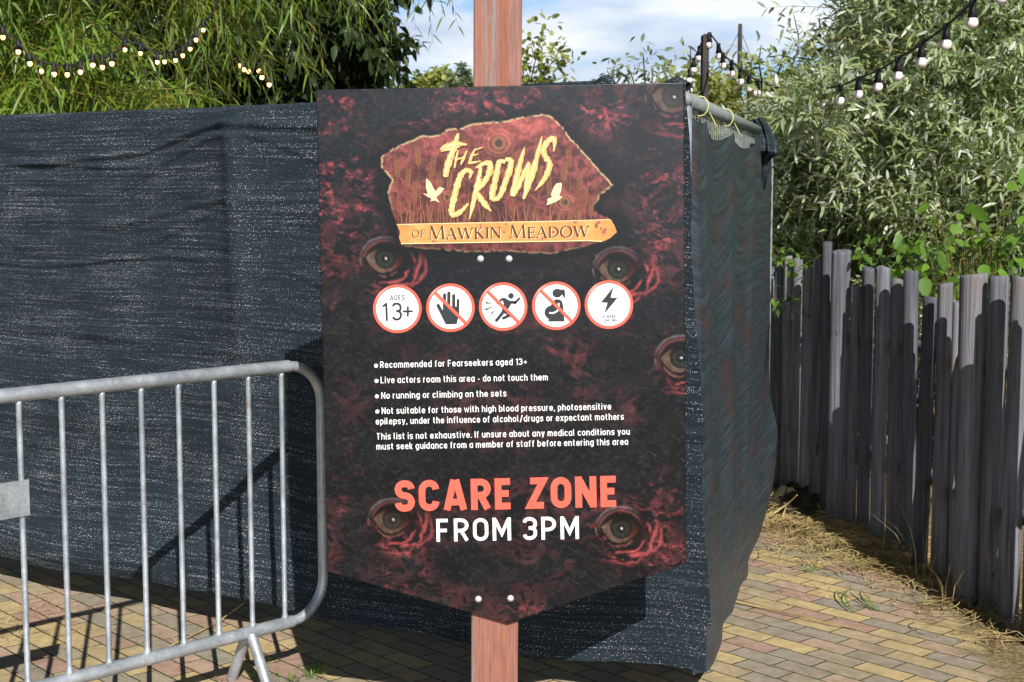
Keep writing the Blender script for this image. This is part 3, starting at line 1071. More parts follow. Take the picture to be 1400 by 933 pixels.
def make_board():
    nu, nv = 380, 520
    u = np.linspace(0, 1, nu)[None, :]
    v = np.linspace(0, 1, nv)[:, None]
    top = TL + (TR - TL) * u[..., None]
    tipu = (TIP[0] - BL[0]) / (BR[0] - BL[0])
    bot = np.where(u[..., None] < tipu, BL + (TIP - BL) * (u / tipu)[..., None], TIP + (BR - TIP) * ((u - tipu) / (1 - tipu))[..., None])
    k = int(round(tipu * (nu - 1)))
    bot[0, k] = TIP
    P = top * (1 - v[..., None]) + bot * v[..., None]
    P[..., 1] = SY
    px, py = px_of(P)
    colr = art(px, py)
    idx = np.arange(nu * nv).reshape(nv, nu)
    q = np.stack([idx[:-1, :-1], idx[1:, :-1], idx[1:, 1:], idx[:-1, 1:]], -1).reshape(-1, 4)
    # back and edges: a second pentagon 8 mm behind
    V = P.reshape(-1, 3)
    ring = list(idx[0, :]) + list(idx[1:, -1]) + list(idx[-1, ::-1][1:]) + list(idx[::-1, 0][1:-1])
    nb = len(V)
    ringb = np.arange(len(ring)) + nb
    VB = V[ring] + np.array([0, .009, 0])
    V = np.concatenate([V, VB])
    loops = list(q.ravel())
    tot = [4] * len(q)
    for i in range(len(ring)):
        j = (i + 1) % len(ring)
        loops += [ring[i], ring[j], ringb[j], ringb[i]]
        tot.append(4)
    loops += list(ringb)
    tot.append(len(ringb))
    starts = np.concatenate([[0], np.cumsum(tot)[:-1]])
    me = rawmesh('board', V, loops, starts, tot)
    mi = np.ones(len(tot), np.int32)
    mi[:len(q)] = 0
    o = link('board', me, [M['art'], M['edge']], sign)
    me.polygons.foreach_set('material_index', mi)
    ca = me.color_attributes.new('art', 'FLOAT_COLOR', 'POINT')
    full = np.ones((len(V), 4), np.float32)
    full[:nb, :3] = colr.reshape(-1, 3)
    full[nb:, :3] = .02
    ca.data.foreach_set('color', full.ravel())
    return o


board = make_board()


def plane_pt(x, y, lift):
    p = at(x, y, SY)
    return (p[0], SY - lift, p[2])


class Print:
    """flat print shapes measured in photo pixels and laid on the board"""
    def __init__(self): self.v, self.f, self.m = [], [], []

    def tri(self, pts, lift, mi=0):
        n = len(self.v)
        self.v += [plane_pt(x, y, lift) for x, y in pts]
        self.f.append(tuple(range(n, n + len(pts))))
        self.m.append(mi)

    def poly(self, pts, lift, mi=0):
        self.tri(pts, lift, mi)

    def ribbon(self, pts, ws, lift, mi=0, closed=False):
        P = [np.array(p, float) for p in pts]
        n = len(P)
        if not hasattr(ws, '__len__'): ws = [ws] * n
        Ls, Rs = [], []
        for i in range(n):
            if closed:
                a, b = P[(i - 1) % n], P[(i + 1) % n]
                d1, d2 = P[i] - a, b - P[i]
            else:
                d1 = P[i] - P[i - 1] if i > 0 else P[1] - P[0]
                d2 = P[i + 1] - P[i] if i < n - 1 else P[i] - P[i - 1]
            d1 = d1 / (np.linalg.norm(d1) + 1e-9)
            d2 = d2 / (np.linalg.norm(d2) + 1e-9)
            t = d1 + d2
            L_ = np.linalg.norm(t)
            t = t / L_ if L_ > 1e-6 else d1
            nn = np.array([-t[1], t[0]])
            k = 1 / max(np.dot(nn, np.array([-d1[1], d1[0]])), .45)
            Ls.append(P[i] + nn * ws[i] / 2 * k)
            Rs.append(P[i] - nn * ws[i] / 2 * k)
        self.k = getattr(self, 'k', 0) + 1
        nq = n if closed else n - 1
        for i in range(nq):
            j = (i + 1) % n
            self.tri([Ls[i], Rs[i], Rs[j], Ls[j]], lift + (self.k % 3) * 1.5e-4 + 1.2e-4 * i / nq, mi)

    def disc(self, c, r, lift, mi=0, n=40, ry=None):
        ry = ry or r
        self.poly([(c[0] + r * math.cos(2 * math.pi * k / n), c[1] - ry * math.sin(2 * math.pi * k / n)) for k in range(n)], lift, mi)

    def cap(self, a, b, w_, lift, mi=0):
        a = np.array(a, float)
        b = np.array(b, float)
        t = (b - a) / np.linalg.norm(b - a)
        th = math.atan2(t[1], t[0])
        pts = [a + w_ / 2 * np.array([math.cos(th + math.pi / 2 + k * math.pi / 8), math.sin(th + math.pi / 2 + k * math.pi / 8)]) for k in range(9)]
        pts += [b + w_ / 2 * np.array([math.cos(th - math.pi / 2 + k * math.pi / 8), math.sin(th - math.pi / 2 + k * math.pi / 8)]) for k in range(9)]
        self.poly(pts, lift, mi)

    def build(self, name, mats, parent):
        # face the camera side
        f2 = []
        for f in self.f:
            a, b, c = [np.array(self.v[f[i]]) for i in (0, 1, 2)]
            A = np.zeros(3)
            for i in range(1, len(f) - 1):
                A += np.cross(np.array(self.v[f[i]]) - a, np.array(self.v[f[i + 1]]) - a)
            f2.append(f if A[1] < 0 else tuple(reversed(f)))
        return obj(name, self.v, f2, mats, parent, midx=self.m)


# --- a rounded square grotesque drawn as strokes
def rnd(pts, closed=False):
    """pts: (x, y[, radius]); rounds the corners"""
    outp = []
    n = len(pts)
    for i in range(n):
        p = pts[i]
        if len(p) < 3 or (not closed and i in (0, n - 1)):
            outp.append((p[0], p[1]))
            continue
        a = np.array(pts[(i - 1) % n][:2])
        b = np.array(pts[(i + 1) % n][:2])
        q = np.array(p[:2])
        da, db = a - q, b - q
        la, lb_ = np.linalg.norm(da), np.linalg.norm(db)
        r = min(p[2], la * .5 if (len(pts[(i - 1) % n]) > 2) else la, lb_ * .5 if (len(pts[(i + 1) % n]) > 2) else lb_)
        s, e = q + da / la * r, q + db / lb_ * r
        for k in range(6):
            t = k / 5
            q_ = tuple((1 - t) ** 2 * s + 2 * t * (1 - t) * (q * .80 + (s + e) * .10) + t * t * e)
            if not outp or math.hypot(q_[0] - outp[-1][0], q_[1] - outp[-1][1]) > .012: outp.append(q_)
    if closed and math.hypot(outp[0][0] - outp[-1][0], outp[0][1] - outp[-1][1]) < .012: outp.pop()
    return outp


def glyph(ch, hw):
    """centre lines of a glyph in cap-height units; returns (list of (points, closed)), width"""
    b, t, X = hw, 1 - hw, .74
    m = X - hw
    r, rl = .24, .2
    g = []

    def P(*pts, c=False): g.append((rnd(list(pts), c), c))
    W = .40
    if ch == 'a': P((W, b), (0, b, rl), (0, m, rl), (W, m)); P((W, 0), (W, X))
    elif ch == 'b': P((0, 0), (0, 1)); P((0, b), (W, b, rl), (W, m, rl), (0, m))
    elif ch == 'c': W = .36; P((W, m - .14), (W, m, rl), (0, m, rl), (0, b, rl), (W, b, rl), (W, b + .14))
    elif ch == 'd': P((W, 0), (W, 1)); P((W, b), (0, b, rl), (0, m, rl), (W, m))
    elif ch == 'e': md = (b + m) / 2; P((W, b + .13), (W, b, rl), (0, b, rl), (0, m, rl), (W, m, rl), (W, md - .0), (0, md))
    elif ch == 'f': W = .26; P((W, t), (.09, t, .18), (.09, 0)); P((-.05, m), (W - .02, m))
    elif ch == 'g': P((W, b), (0, b, rl), (0, m, rl), (W, m)); P((W, X), (W, -.22 + hw, rl), (.04, -.22 + hw))
    elif ch == 'h': P((0, 0), (0, 1)); P((0, m), (W, m, rl), (W, 0))
    elif ch == 'i': W = 0; P((0, 0), (0, X)); P((0, .87), (0, 1.0))
    elif ch == 'k': W = .36; P((0, 0), (0, 1)); P((W - .02, X), (0, .34)); P((.10, .44), (W, 0))
    elif ch == 'l': W = .12; P((0, 1), (0, b, .14), (W, b))
    elif ch == 'm': P((0, 0), (0, X)); P((0, m), (.33, m, rl), (.33, 0)); P((.33, m), (.66, m, rl), (.66, 0)); W = .66
    elif ch == 'n': P((0, 0), (0, X)); P((0, m), (W, m, rl), (W, 0))
    elif ch == 'o': P((0, b, rl), (0, m, rl), (W, m, rl), (W, b, rl), c=True)
    elif ch == 'p': P((0, -.22), (0, X)); P((0, b), (W, b, rl), (W, m, rl), (0, m))
    elif ch == 'r': W = .22; P((0, 0), (0, X)); P((0, m - .1), (0, m, .14), (W, m))
    elif ch == 's':
        md = (b + m) / 2; W = .36
        P((W, m - .11), (W, m, .16), (0, m, .16), (0, md, .16), (W, md, .16), (W, b, .16), (0, b, .16), (0, b + .11))
    elif ch == 't': W = .24; P((.07, .95), (.07, b, .16), (W, b)); P((-.05, m), (W, m))
    elif ch == 'u': P((0, X), (0, b, rl), (W, b)); P((W, 0), (W, X))
    elif ch == 'v': P((0, X), (W / 2, hw * .6), (W, X))
    elif ch == 'w': W = .66; P((0, X), (.16, hw * .6), (.33, X - .1), (.5, hw * .6), (.66, X))
    elif ch == 'x': P((0, 0), (W, X)); P((0, X), (W, 0))
    elif ch == 'y': P((0, X), (W / 2 + .01, .06)); P((W, X), (W * .42, -.10, .1), (.06, -.21 + hw))
    elif ch == '/': W = .34; P((0, -.08), (W, 1.04))
    elif ch == ',': W = .03; P((.03, .13), (0, -.13))
    elif ch == '.': W = .02; P((.01, 0), (.01, .13))
    elif ch == '-': W = .24; P((0, .36), (W, .36))
    elif ch == '+': W = .46; P((0, .42), (W, .42)); P((W / 2, .19), (W / 2, .65))
    elif ch == '1': W = .2; P((0, .80), (.2, t, .02), (.2, 0))
    elif ch == '3':
        W = .42; md = .52
        P((0, t - .16), (0, t, r), (W, t, r), (W, md, .17), (.16, md)); P((.16, md), (W, md, .17), (W, b, r), (0, b, r), (0, b + .16))
    elif ch == 'A': W = .56; P((0, .015), (W / 2 - .035, .985)); P((W, .015), (W / 2 + .035, .985)); P((.13, .27), (W - .13, .27))
    elif ch == 'B': W = .44; P((0, b), (0, t), (W - .03, t, .18), (W - .03, .52, .18), (0, .52)); P((0, .52), (W, .52, .18), (W, b, .18), (0, b))
    elif ch == 'C': W = .46; P((W, t - .2), (W, t, r), (0, t, r), (0, b, r), (W, b, r), (W, b + .2))
    elif ch == 'E': W = .40; P((W, b), (0, b), (0, t), (W, t)); P((0, .51), (W - .05, .51))
    elif ch == 'F': W = .38; P((0, 0), (0, t), (W, t)); P((0, .49), (W - .04, .49))
    elif ch == 'G': W = .46; P((W, t - .2), (W, t, r), (0, t, r), (0, b, r), (W, b, r), (W, .48), (W - .2, .48))
    elif ch == 'H': W = .44; P((0, 0), (0, 1)); P((W, 0), (W, 1)); P((0, .5), (W, .5))
    elif ch == 'I': W = 0; P((0, 0), (0, 1))
    elif ch == 'L': W = .38; P((0, 1), (0, b), (W, b))
    elif ch == 'M': W = .58; P((0, 0), (0, 1)); P((W, 0), (W, 1)); P((hw * .4, 1 - hw), (W / 2, .30), (W - hw * .4, 1 - hw))
    elif ch == 'N': W = .48; P((0, 0), (0, 1)); P((W, 0), (W, 1)); P((hw * .3, 1 - hw), (W - hw * .3, hw))
    elif ch == 'O': W = .46; P((0, b, r), (0, t, r), (W, t, r), (W, b, r), c=True)
    elif ch == 'P': W = .44; P((0, 0), (0, t), (W, t, .24), (W, .44, .24), (0, .44))
    elif ch == 'R': W = .44; P((0, 0), (0, t), (W, t, .24), (W, .47, .24), (0, .47)); P((W * .48, .47), (W, .03))
    elif ch == 'S':
        W = .44; md = .51
        P((W, t - .17), (W, t, r), (0, t, r), (0, md + .02, r), (W, md - .02, r), (W, b, r), (0, b, r), (0, b + .17))
    elif ch == 'T': W = .46; P((W / 2, 0), (W / 2, t)); P((0, t), (W, t))
    elif ch == 'Z': W = .44; P((0.01, t), (W, t), (0, b), (W + .01, b))
    else: W = .1
    return g, W


def text_line(pr, s, p0, p1, cap, weight, lift, mi=0, gap=.17, space=.26):
    """text with its baseline from p0 to p1 (photo pixels), cap height in pixels, stroke weight in cap heights"""
    p0 = np.array(p0, float)
    p1 = np.array(p1, float)
    hw = weight / 2
    L_ = np.linalg.norm(p1 - p0)
    ux = (p1 - p0) / L_
    uy = np.array([ux[1], -ux[0]])
    gs = [(c, *glyph(c, hw)) for c in s]
    ncl = sum(0 if c == ' ' else wd for c, g, wd in gs)
    fixed = sum(space if c == ' ' else weight for c, g, wd in gs)
    ng = sum(1 for i in range(len(gs) - 1) if gs[i][0] != ' ' and gs[i + 1][0] != ' ')
    kx = (L_ / cap - fixed) / (ncl + ng * gap)
    x = 0
    for i, (c, g, wd) in enumerate(gs):
        if c == ' ':
            x += space
            continue
        for pts, cl in g:
            q = [p0 + ux * ((x + hw + a * kx) * cap) + uy * (b_ * cap) for a, b_ in pts]
            pr.ribbon(q, weight * cap, lift, mi, cl)
        x += wd * kx + weight
        if i < len(gs) - 1 and gs[i + 1][0] != ' ': x += gap * kx


LIFT = .0016
# information list
pr = Print()
for s, a, b, bul in (("Recommended for Fearseekers aged 13+", (519.9, 503.3), (720.9, 498.9), (514.2, 500.2)),
                     ("Live actors roam this area - do not touch them", (520.5, 524.2), (749, 520.1), (514.8, 521.0)),
                     ("No running or climbing on the sets", (521.4, 545.4), (692.4, 542.1), (515.4, 542.1)),
                     ("Not suitable for those with high blood pressure, photosensitive", (522, 566.2), (835.5, 560.1), (516, 562.8)),
                     ("epilepsy, under the influence of alcohol/drugs or expectant mothers", (513.9, 580.6), (852.9, 574.0), None),
                     ("This list is not exhaustive. If unsure about any medical conditions you", (514.8, 601.2), (861, 594.4), None),
                     ("must seek guidance from a member of staff before entering this area", (514.8, 615.0), (858.6, 608.2), None)):
    text_line(pr, s, a, b, 8.9, .132, LIFT, 0, .16, .46)
    if bul: pr.disc(bul, 2.7, LIFT, 0, 16)
pr.build('lettering', [M['white_print']], board)
pr = Print()
text_line(pr, "SCARE ZONE", (540.2, 699.8), (847, 693.0), 42.6, .215, LIFT, 0, .13, .42)
pr.build('lettering', [M['coral_print']], board)
pr = Print()
text_line(pr, "FROM 3PM", (597, 740.8), (791.6, 736.9), 31.2, .150, LIFT, 0, .17, .52)
pr.build('lettering', [M['white_print']], board)

# --- pictograms
MATS_P = [M['coral_print'], M['white_print'], M['ink'], M['pink_print']]


def pict(cx, cy, fn, slash):
    p = Print()
    p.disc((cx, cy), 33.1, LIFT, 0, 56)
    p.disc((cx, cy), 29.0, LIFT + .0006, 1, 56)
    arc = [(cx + 31.6 * math.cos(a), cy - 31.6 * math.sin(a)) for a in np.linspace(R(112), R(158), 14)]
    p.ribbon(arc, [1.3 * math.sin(math.pi * (k + .5) / 14) + .1 for k in range(14)], LIFT + .0006, 3)
    fn(p)
    if slash:
        d = 30.2 * math.sqrt(.5)
        p.ribbon([(cx - d, cy - d), (cx + d, cy + d)], 4.2, LIFT + .0030, 0)
    return p.build('pictogram', MATS_P, board)


zA = lambda pts: [(500 + x / 7.368, 375 + y / 7.368) for x, y in pts]
zB = lambda pts: [(650 + x / 6.087, 375 + y / 6.087) for x, y in pts]
LA = LIFT + .0012


def p_age(p):
    (a, b), (c, d) = zA([(245, 263), (396, 259)])
    text_line(p, "AGES", (a, b), (c, d), 6.8, .17, LA, 2, .18, .3)
    (a, b), (c, d) = zA([(166, 472), (368, 466)])
    text_line(p, "13", (a, b), (c, d), 24.8, .125, LA, 2, .24, .3)
    x0, y0 = zA([(425, 375)])[0]
    p.ribbon([(x0 - 6.8, y0 + .1), (x0 + 6.8, y0 - .1)], 2.9, LA, 2)
    p.ribbon([(x0, y0 - 7), (x0, y0 + 7)], 2.9, LA + .0003, 2)


def p_hand(p):
    for a, b, w_ in (((795, 208), (795, 340), 33), ((838, 191), (838, 340), 35), ((887, 216), (887, 340), 34), ((930, 263), (928, 400), 29), ((730, 316), (800, 450), 36)):
        a, b = zA([a, b])
        p.cap(a, b, w_ / 7.368, LA, 2)
    p.poly(zA([(779, 320), (944, 330), (943, 395), (930, 450), (918, 502), (808, 506), (768, 430), (764, 396), (776, 372)]), LA + .0003, 2)


def p_run(p):
    p.disc(zB([(296, 180)])[0], 24 / 6.087, LA, 2, 24)
    p.poly(zB([(205, 205), (240, 194), (275, 215), (300, 232), (296, 252), (268, 300), (248, 330), (215, 318), (236, 240), (222, 215), (200, 228)]), LA, 2)
    for a, b, w_ in (((225, 206), (183, 242), 16), ((285, 232), (332, 236), 25), ((332, 236), (364, 202), 20), ((240, 305), (176, 384), 27), ((255, 318), (292, 338), 26), ((292, 338), (234, 366), 25)):
        a, b = zB([a, b])
        p.cap(a, b, w_ / 6.087, LA + .0002, 2)
    for t in (((86, 230), (84, 246), (155, 244)), ((74, 290), (84, 304), (165, 262)), ((124, 326), (140, 332), (170, 290))):
        p.poly(zB(t), LA, 2)


def p_preg(p):
    p.disc(zB([(680, 158)])[0], 40 / 6.087, LA, 2, 28, 37 / 6.087)
    p.poly(zB([(685, 128), (735, 126), (745, 140), (747, 205), (735, 190), (722, 172), (700, 170)]), LA + .0002, 2)
    p.poly(zB([(650, 222), (668, 208), (700, 210), (722, 228), (730, 262), (738, 345), (740, 394), (605, 394), (608, 372), (585, 352), (573, 325), (580, 290), (605, 268), (630, 258), (636, 236)]), LA, 2)
    p.ribbon(zB([(692, 240), (694, 292), (672, 312), (645, 324), (614, 322)]), 13 / 6.087, LA + .0006, 1)


def p_bolt(p):
    p.poly(zB([(1150, 103), (1043, 235), (1098, 238)]), LA, 2)
    p.poly(zB([(1150, 103), (1098, 238), (1072, 330), (1182, 198), (1125, 195)]), LA, 2)
    (a, b), (c, d) = zB([(1060, 367), (1166, 364)])
    text_line(p, "STROBE", (a, b), (c, d), 4.1, .19, LA, 2, .25, .3)
    (a, b), (c, d) = zB([(1050, 398), (1176, 395)])
    text_line(p, "LIGHTING", (a, b), (c, d), 4.1, .19, LA, 2, .25, .3)


tag(pict(543.3, 422.4, p_age, False), 'age thirteen plus roundel')
tag(pict(615.9, 420.9, p_hand, True), 'crossed out raised hand roundel')
tag(pict(687.9, 419.4, p_run, True), 'crossed out falling runner roundel')
tag(pict(760.5, 418.2, p_preg, True), 'crossed out expectant mother roundel')
tag(pict(832.5, 416.7, p_bolt, False), 'strobe lightning bolt roundel')

# --- emblem: wheat, banner, brush lettering, birds
pr = Print()
rr = random.Random(5)


def wheat(x, y0, y1, lean, ears=8, w_=.8):
    pts = [(x + lean * t * t, y0 + (y1 - y0) * t) for t in np.linspace(0, 1, 8)]
    pr.ribbon(pts, [w_ * (1.2 - .7 * t) for t in np.linspace(0, 1, 8)], LIFT * .5, 0)
    tx, ty = pts[-1]
    for k in range(ears):
        yy = ty + k * 3.1
        xx = x + lean * ((yy - y0) / (y1 - y0)) ** 2
        for sgn in (-1, 1):
            pr.ribbon([(xx, yy), (xx + sgn * 2.2, yy - 2.6), (xx + sgn * 3.9, yy - 6.2)], [.5, 1.5, .2], LIFT * .5 + .0002, 0)
    pr.ribbon([(tx, ty), (tx + lean * .05, ty - 5)], [1.0, .3], LIFT * .5 + .0001, 0)


for x, yt, ln in ((545, 222, -3), (556, 235, 3), (575, 205, -5), (588, 222, 5), (602, 240, -3), (612, 236, 4), (770, 225, 3), (781, 208, -4), (790, 240, 3), (799, 262, 2), (566, 252, 2), (752, 246, -2),
                  (700, 212, 3), (655, 208, -4), (735, 232, 4), (640, 226, 3), (808, 275, 0)):
    wheat(x, 304, yt, ln)
for k in range(75):
    x = rr.uniform(548, 796)
    hgt = rr.uniform(12, 42)
    ln = rr.uniform(-9, 9)
    pr.ribbon([(x + ln * t * t, 305 - hgt * t) for t in np.linspace(0, 1, 6)], [1.6, 1.5, 1.3, 1.0, .7, .2], LIFT * .5 + .0001 * (k % 3), 0)
pr.build('wheat_print', [M['wheat']], board)

pr = Print()
ban = z4([(165, 648), (1120, 628), (1215, 625), (1300, 622), (1322, 655), (1335, 690), (1300, 722), (1255, 742), (1180, 738), (190, 755), (178, 720), (184, 690)])
pr.poly(ban, LIFT, 0)
pr.ribbon(z4([(167, 650), (1120, 630), (1300, 624)]), 1.0, LIFT + .0004, 1)
pr.ribbon(z4([(190, 752), (1180, 736), (1255, 740)]), 1.2, LIFT + .0004, 1)
for x, y, r in ((1228, 655, 14), (1240, 640, 10), (1265, 690, 13), (1252, 672, 9), (1275, 675, 8), (1115, 636, 11), (362, 746, 14), (735, 690, 8), (748, 650, 8), (940, 725, 8), (995, 690, 9), (610, 655, 7), (540, 720, 6)):
    c = z4([(x, y)])[0]
    pr.poly([(c[0] + r / 3.889 * rr.uniform(.6, 1.15) * math.cos(a), c[1] + r / 3.889 * rr.uniform(.6, 1.15) * math.sin(a)) for a in np.linspace(0, 2 * math.pi, 12)[:-1]], LIFT + .0005, 2)
pr.build('logo_banner', [M['orange'], M['cream'], M['stain_print']], board)


def serif_text(pr, s, x0, x1, base, slope, cap, lift, mi, thick=.15, thin=.06):
    """roman capitals: thick and thin strokes with bracketed serifs"""
    def gl(c):
        g = []
        S_ = lambda x, y: g.append((((x - .13, y), (x + .13, y)), thin * .8))
        T_, N_ = thick, thin
        if c == 'M':
            g += [(((.10, 0), (.17, 1)), N_), (((.17, 1), (.47, .03)), T_), (((.47, .03), (.80, 1)), N_), (((.80, 1), (.88, 0)), T_)]
            S_(.10, .02); S_(.88, .02); W = .98
        elif c == 'A':
            g += [(((.08, 0), (.39, 1.02)), N_), (((.39, 1.02), (.70, 0)), T_), (((.2, .36), (.60, .36)), N_)]
            S_(.08, .02); S_(.70, .02); W = .8
        elif c == 'W':
            g += [(((.08, 1), (.34, 0)), T_), (((.34, 0), (.56, 1)), N_), (((.56, 1), (.82, 0)), T_), (((.82, 0), (1.06, 1)), N_)]
            S_(.08, .98); S_(.56, .98); S_(1.06, .98); W = 1.14
        elif c == 'K':
            g += [(((.14, 0), (.14, 1)), T_), (((.18, .48), (.56, 1)), N_), (((.28, .58), (.70, 0)), T_)]
            S_(.14, .02); S_(.14, .98); S_(.56, .98); S_(.70, .02); W = .78
        elif c == 'I':
            g += [(((.14, 0), (.14, 1)), T_)]; S_(.14, .02); S_(.14, .98); W = .28
        elif c == 'N':
            g += [(((.12, 0), (.12, 1)), N_), (((.12, 1), (.72, .02)), T_), (((.72, 0), (.72, 1)), N_)]
            S_(.12, .02); S_(.10, .98); S_(.72, .98); W = .84
        elif c == 'E':
            g += [(((.14, 0), (.14, 1)), T_), (((.05, .97), (.52, .97)), N_), (((.14, .52), (.46, .52)), N_), (((.05, .03), (.56, .03)), N_), (((.53, .0), (.56, .18)), N_), (((.51, 1), (.52, .84)), N_), (((.46, .43), (.46, .61)), N_)]; W = .58
        elif c == 'F':
            g += [(((.14, 0), (.14, 1)), T_), (((.05, .97), (.52, .97)), N_), (((.14, .50), (.46, .50)), N_), (((.51, 1), (.52, .82)), N_), (((.46, .41), (.46, .60)), N_)]; S_(.14, .02); W = .54
        elif c in 'DO':
            pts, ws = [], []
            if c == 'O':
                for k in range(25):
                    a = 2 * math.pi * k / 24
                    pts.append((.44 + .38 * math.cos(a), .5 + .5 * math.sin(a)))
                    ws.append(N_ + (T_ - N_) * abs(math.cos(a)) ** 1.2)
                W = .88
            else:
                g.append((((.14, 0), (.14, 1)), T_))
                for k in range(17):
                    a = math.pi / 2 - math.pi * k / 16
                    pts.append((.26 + .46 * math.cos(a), .5 + .47 * math.sin(a)))
                    ws.append(N_ + (T_ - N_) * max(0, math.cos(a)) ** 1.2)
                g.append((((.05, .97), (.28, .97)), N_)); g.append((((.05, .03), (.28, .03)), N_))
                W = .80
            g.append((tuple(pts), ws))
        else: W = .3
        return g, W
    items = []
    for c in s:
        k = 1.0
        if c.islower(): c, k = c.upper(), .80
        if c == ' ': items.append((None, .42, 1)); continue
        g, W = gl(c)
        items.append((g, W, k))
    total = sum(W * k for g, W, k in items) + .05 * (len(items) - 1)
    sx = (x1 - x0) / (total * cap)
    x = 0
    for g, W, k in items:
        if g:
            for pts, ws in g:
                q = [(x0 + (x + a * k) * cap * sx, base + slope * ((x + a * k) * cap * sx) - b_ * k * cap) for a, b_ in pts]
                wv = [w_ * cap * (.6 + .4 * k) for w_ in ws] if hasattr(ws, '__len__') else ws * cap * (.6 + .4 * k)
                pr.ribbon(q, wv, lift, mi)
        x += W * k + .05


for word, q0, q1, cap_, th_, tn_ in (("OF", (246, 718), (316, 716), 9.3, .15, .075), ("Mawkin", (334, 730), (722, 724), 18.6, .15, .065), ("Meadow", (763, 724), (1188, 716), 18.6, .15, .065)):
    pr = Print()
    (ax, ay), (bx, by) = z4([q0, q1])
    for dl, dx, mi, ex in ((0, .7, 1, .02), (.0006, 0, 0, 0)):
        serif_text(pr, word, ax + dx, bx + dx, ay + dx, -.02, cap_, LIFT + .0008 + dl, mi, th_ + ex, tn_ + ex)
    pr.build('lettering', [M['brownprint'], M['cream']], board)

# brush lettering THE CROWS
pr = Print()
dark = Print()
BR_ = [
    # T
    ([(395, 252), (430, 236), (480, 222), (538, 226)], [6, 26, 30, 5]), ([(400, 262), (440, 250), (500, 238)], [3, 14, 5]),
    ([(492, 165), (478, 215), (458, 275), (432, 350), (424, 398)], [8, 26, 28, 30, 20]),
    # H
    ([(492, 255), (480, 305), (472, 350)], [6, 12, 6]), ([(538, 258), (520, 300), (505, 332)], [6, 14, 6]), ([(478, 306), (530, 290)], [7, 8]),
    # E
    ([(582, 248), (562, 290), (550, 328)], [6, 14, 10]), ([(580, 254), (622, 240)], [8, 4]), ([(566, 284), (600, 276)], [8, 4]), ([(548, 324), (588, 318), (612, 312)], [12, 9, 3]),
    # C
    ([(552, 408), (560, 372), (535, 362), (508, 385), (490, 430), (472, 500), (458, 560), (458, 592), (482, 596), (518, 570), (548, 535)], [4, 20, 20, 26, 28, 28, 26, 26, 24, 18, 4]),
    # R
    ([(612, 340), (600, 420), (580, 500), (552, 622)], [10, 26, 26, 4]), ([(585, 350), (630, 325), (662, 330), (655, 380), (620, 440), (592, 470)], [6, 20, 26, 28, 20, 12]),
    ([(590, 470), (610, 510), (636, 545), (668, 580)], [12, 26, 26, 3]),
    # O
    ([(742, 318), (712, 315), (700, 360), (685, 430), (672, 495), (685, 515), (715, 495), (740, 430), (768, 350), (770, 308), (742, 304)], [16, 20, 26, 28, 28, 22, 22, 26, 28, 22, 16]),
    # W
    ([(846, 238), (825, 310), (802, 400), (780, 500)], [4, 22, 28, 24]), ([(786, 498), (815, 440), (845, 370), (868, 318)], [16, 22, 20, 10]), ([(866, 320), (860, 400), (842, 510)], [14, 22, 12]),
    ([(838, 515), (870, 430), (900, 330), (938, 182)], [10, 26, 30, 4]),
    # S
    ([(1000, 262), (1004, 200), (985, 196), (958, 222), (945, 262), (962, 300), (978, 330), (970, 368), (945, 415), (900, 470)], [4, 22, 24, 26, 26, 26, 26, 26, 22, 3]),
]


def smooth_poly(pts, ws, k=5):
    P = np.array(pts, float)
    n = len(P)
    op, ow = [], []
    for i in range(n - 1):
        p0, p1, p2, p3 = P[max(i - 1, 0)], P[i], P[i + 1], P[min(i + 2, n - 1)]
        for j in range(k):
            t = j / k
            q = .5 * ((2 * p1) + (-p0 + p2) * t + (2 * p0 - 5 * p1 + 4 * p2 - p3) * t * t + (-p0 + 3 * p1 - 3 * p2 + p3) * t ** 3)
            op.append(tuple(q))
            ow.append(ws[i] + (ws[i + 1] - ws[i]) * t)
    op.append(tuple(P[-1]))
    ow.append(ws[-1])
    return op, ow


for i, (pts, ws) in enumerate(BR_):
    p, w_ = smooth_poly(pts, [a * 1.18 for a in ws])
    jit = [(1 + .16 * math.sin(k * 2.3 + i) + .10 * math.sin(k * 5.1 + 2 * i)) for k in range(len(w_))]
    p = z4(p)
    pr.ribbon(p, [a * j / 3.889 for a, j in zip(w_, jit)], LIFT + .0010 + .0001 * (i % 3), 0)
    # light upper-left streak of the brush
    pr.ribbon([(a - .5, b) for a, b in p], [a * .26 / 3.889 for a in w_], LIFT + .0016, 1)
    pr.ribbon([(a + 1.2, b + 1.2) for a, b in p], [a * 1.06 / 3.889 for a in w_], LIFT + .0005, 2)
for x, y, r in ((520, 550, 8), (720, 365, 7), (700, 500, 6), (612, 400, 6), (900, 300, 6), (812, 352, 6), (455, 300, 5), (965, 215, 5), (640, 545, 6), (845, 470, 6), (965, 320, 6)):
    c = z4([(x, y)])[0]
    pr.poly([(c[0] + r / 3.889 * rr.uniform(.5, 1.2) * math.cos(a), c[1] + r / 3.889 * rr.uniform(.5, 1.2) * math.sin(a)) for a in np.linspace(0, 2 * math.pi, 10)[:-1]], LIFT + .0019, 3)
pr.build('lettering', [M['gold'], M['cream'], M['brownprint'], M['stain_print']], board)
for pts in ([(305, 484), (330, 490), (320, 450), (322, 405), (345, 425), (362, 458), (372, 475), (385, 458), (395, 450), (418, 460), (398, 485), (375, 505), (385, 522), (393, 535), (368, 522), (345, 528), (350, 512), (325, 500)],
            [(960, 548), (968, 530), (965, 515), (990, 505), (985, 490), (1000, 450), (1015, 432), (1042, 428), (1040, 465), (1028, 500), (1048, 502), (1030, 518), (1010, 530), (990, 538)]):
    pr = Print()
    pr.poly(z4(pts), LIFT + .0012, 0)
    pr.build('bird_emblem', [M['cream']], board)

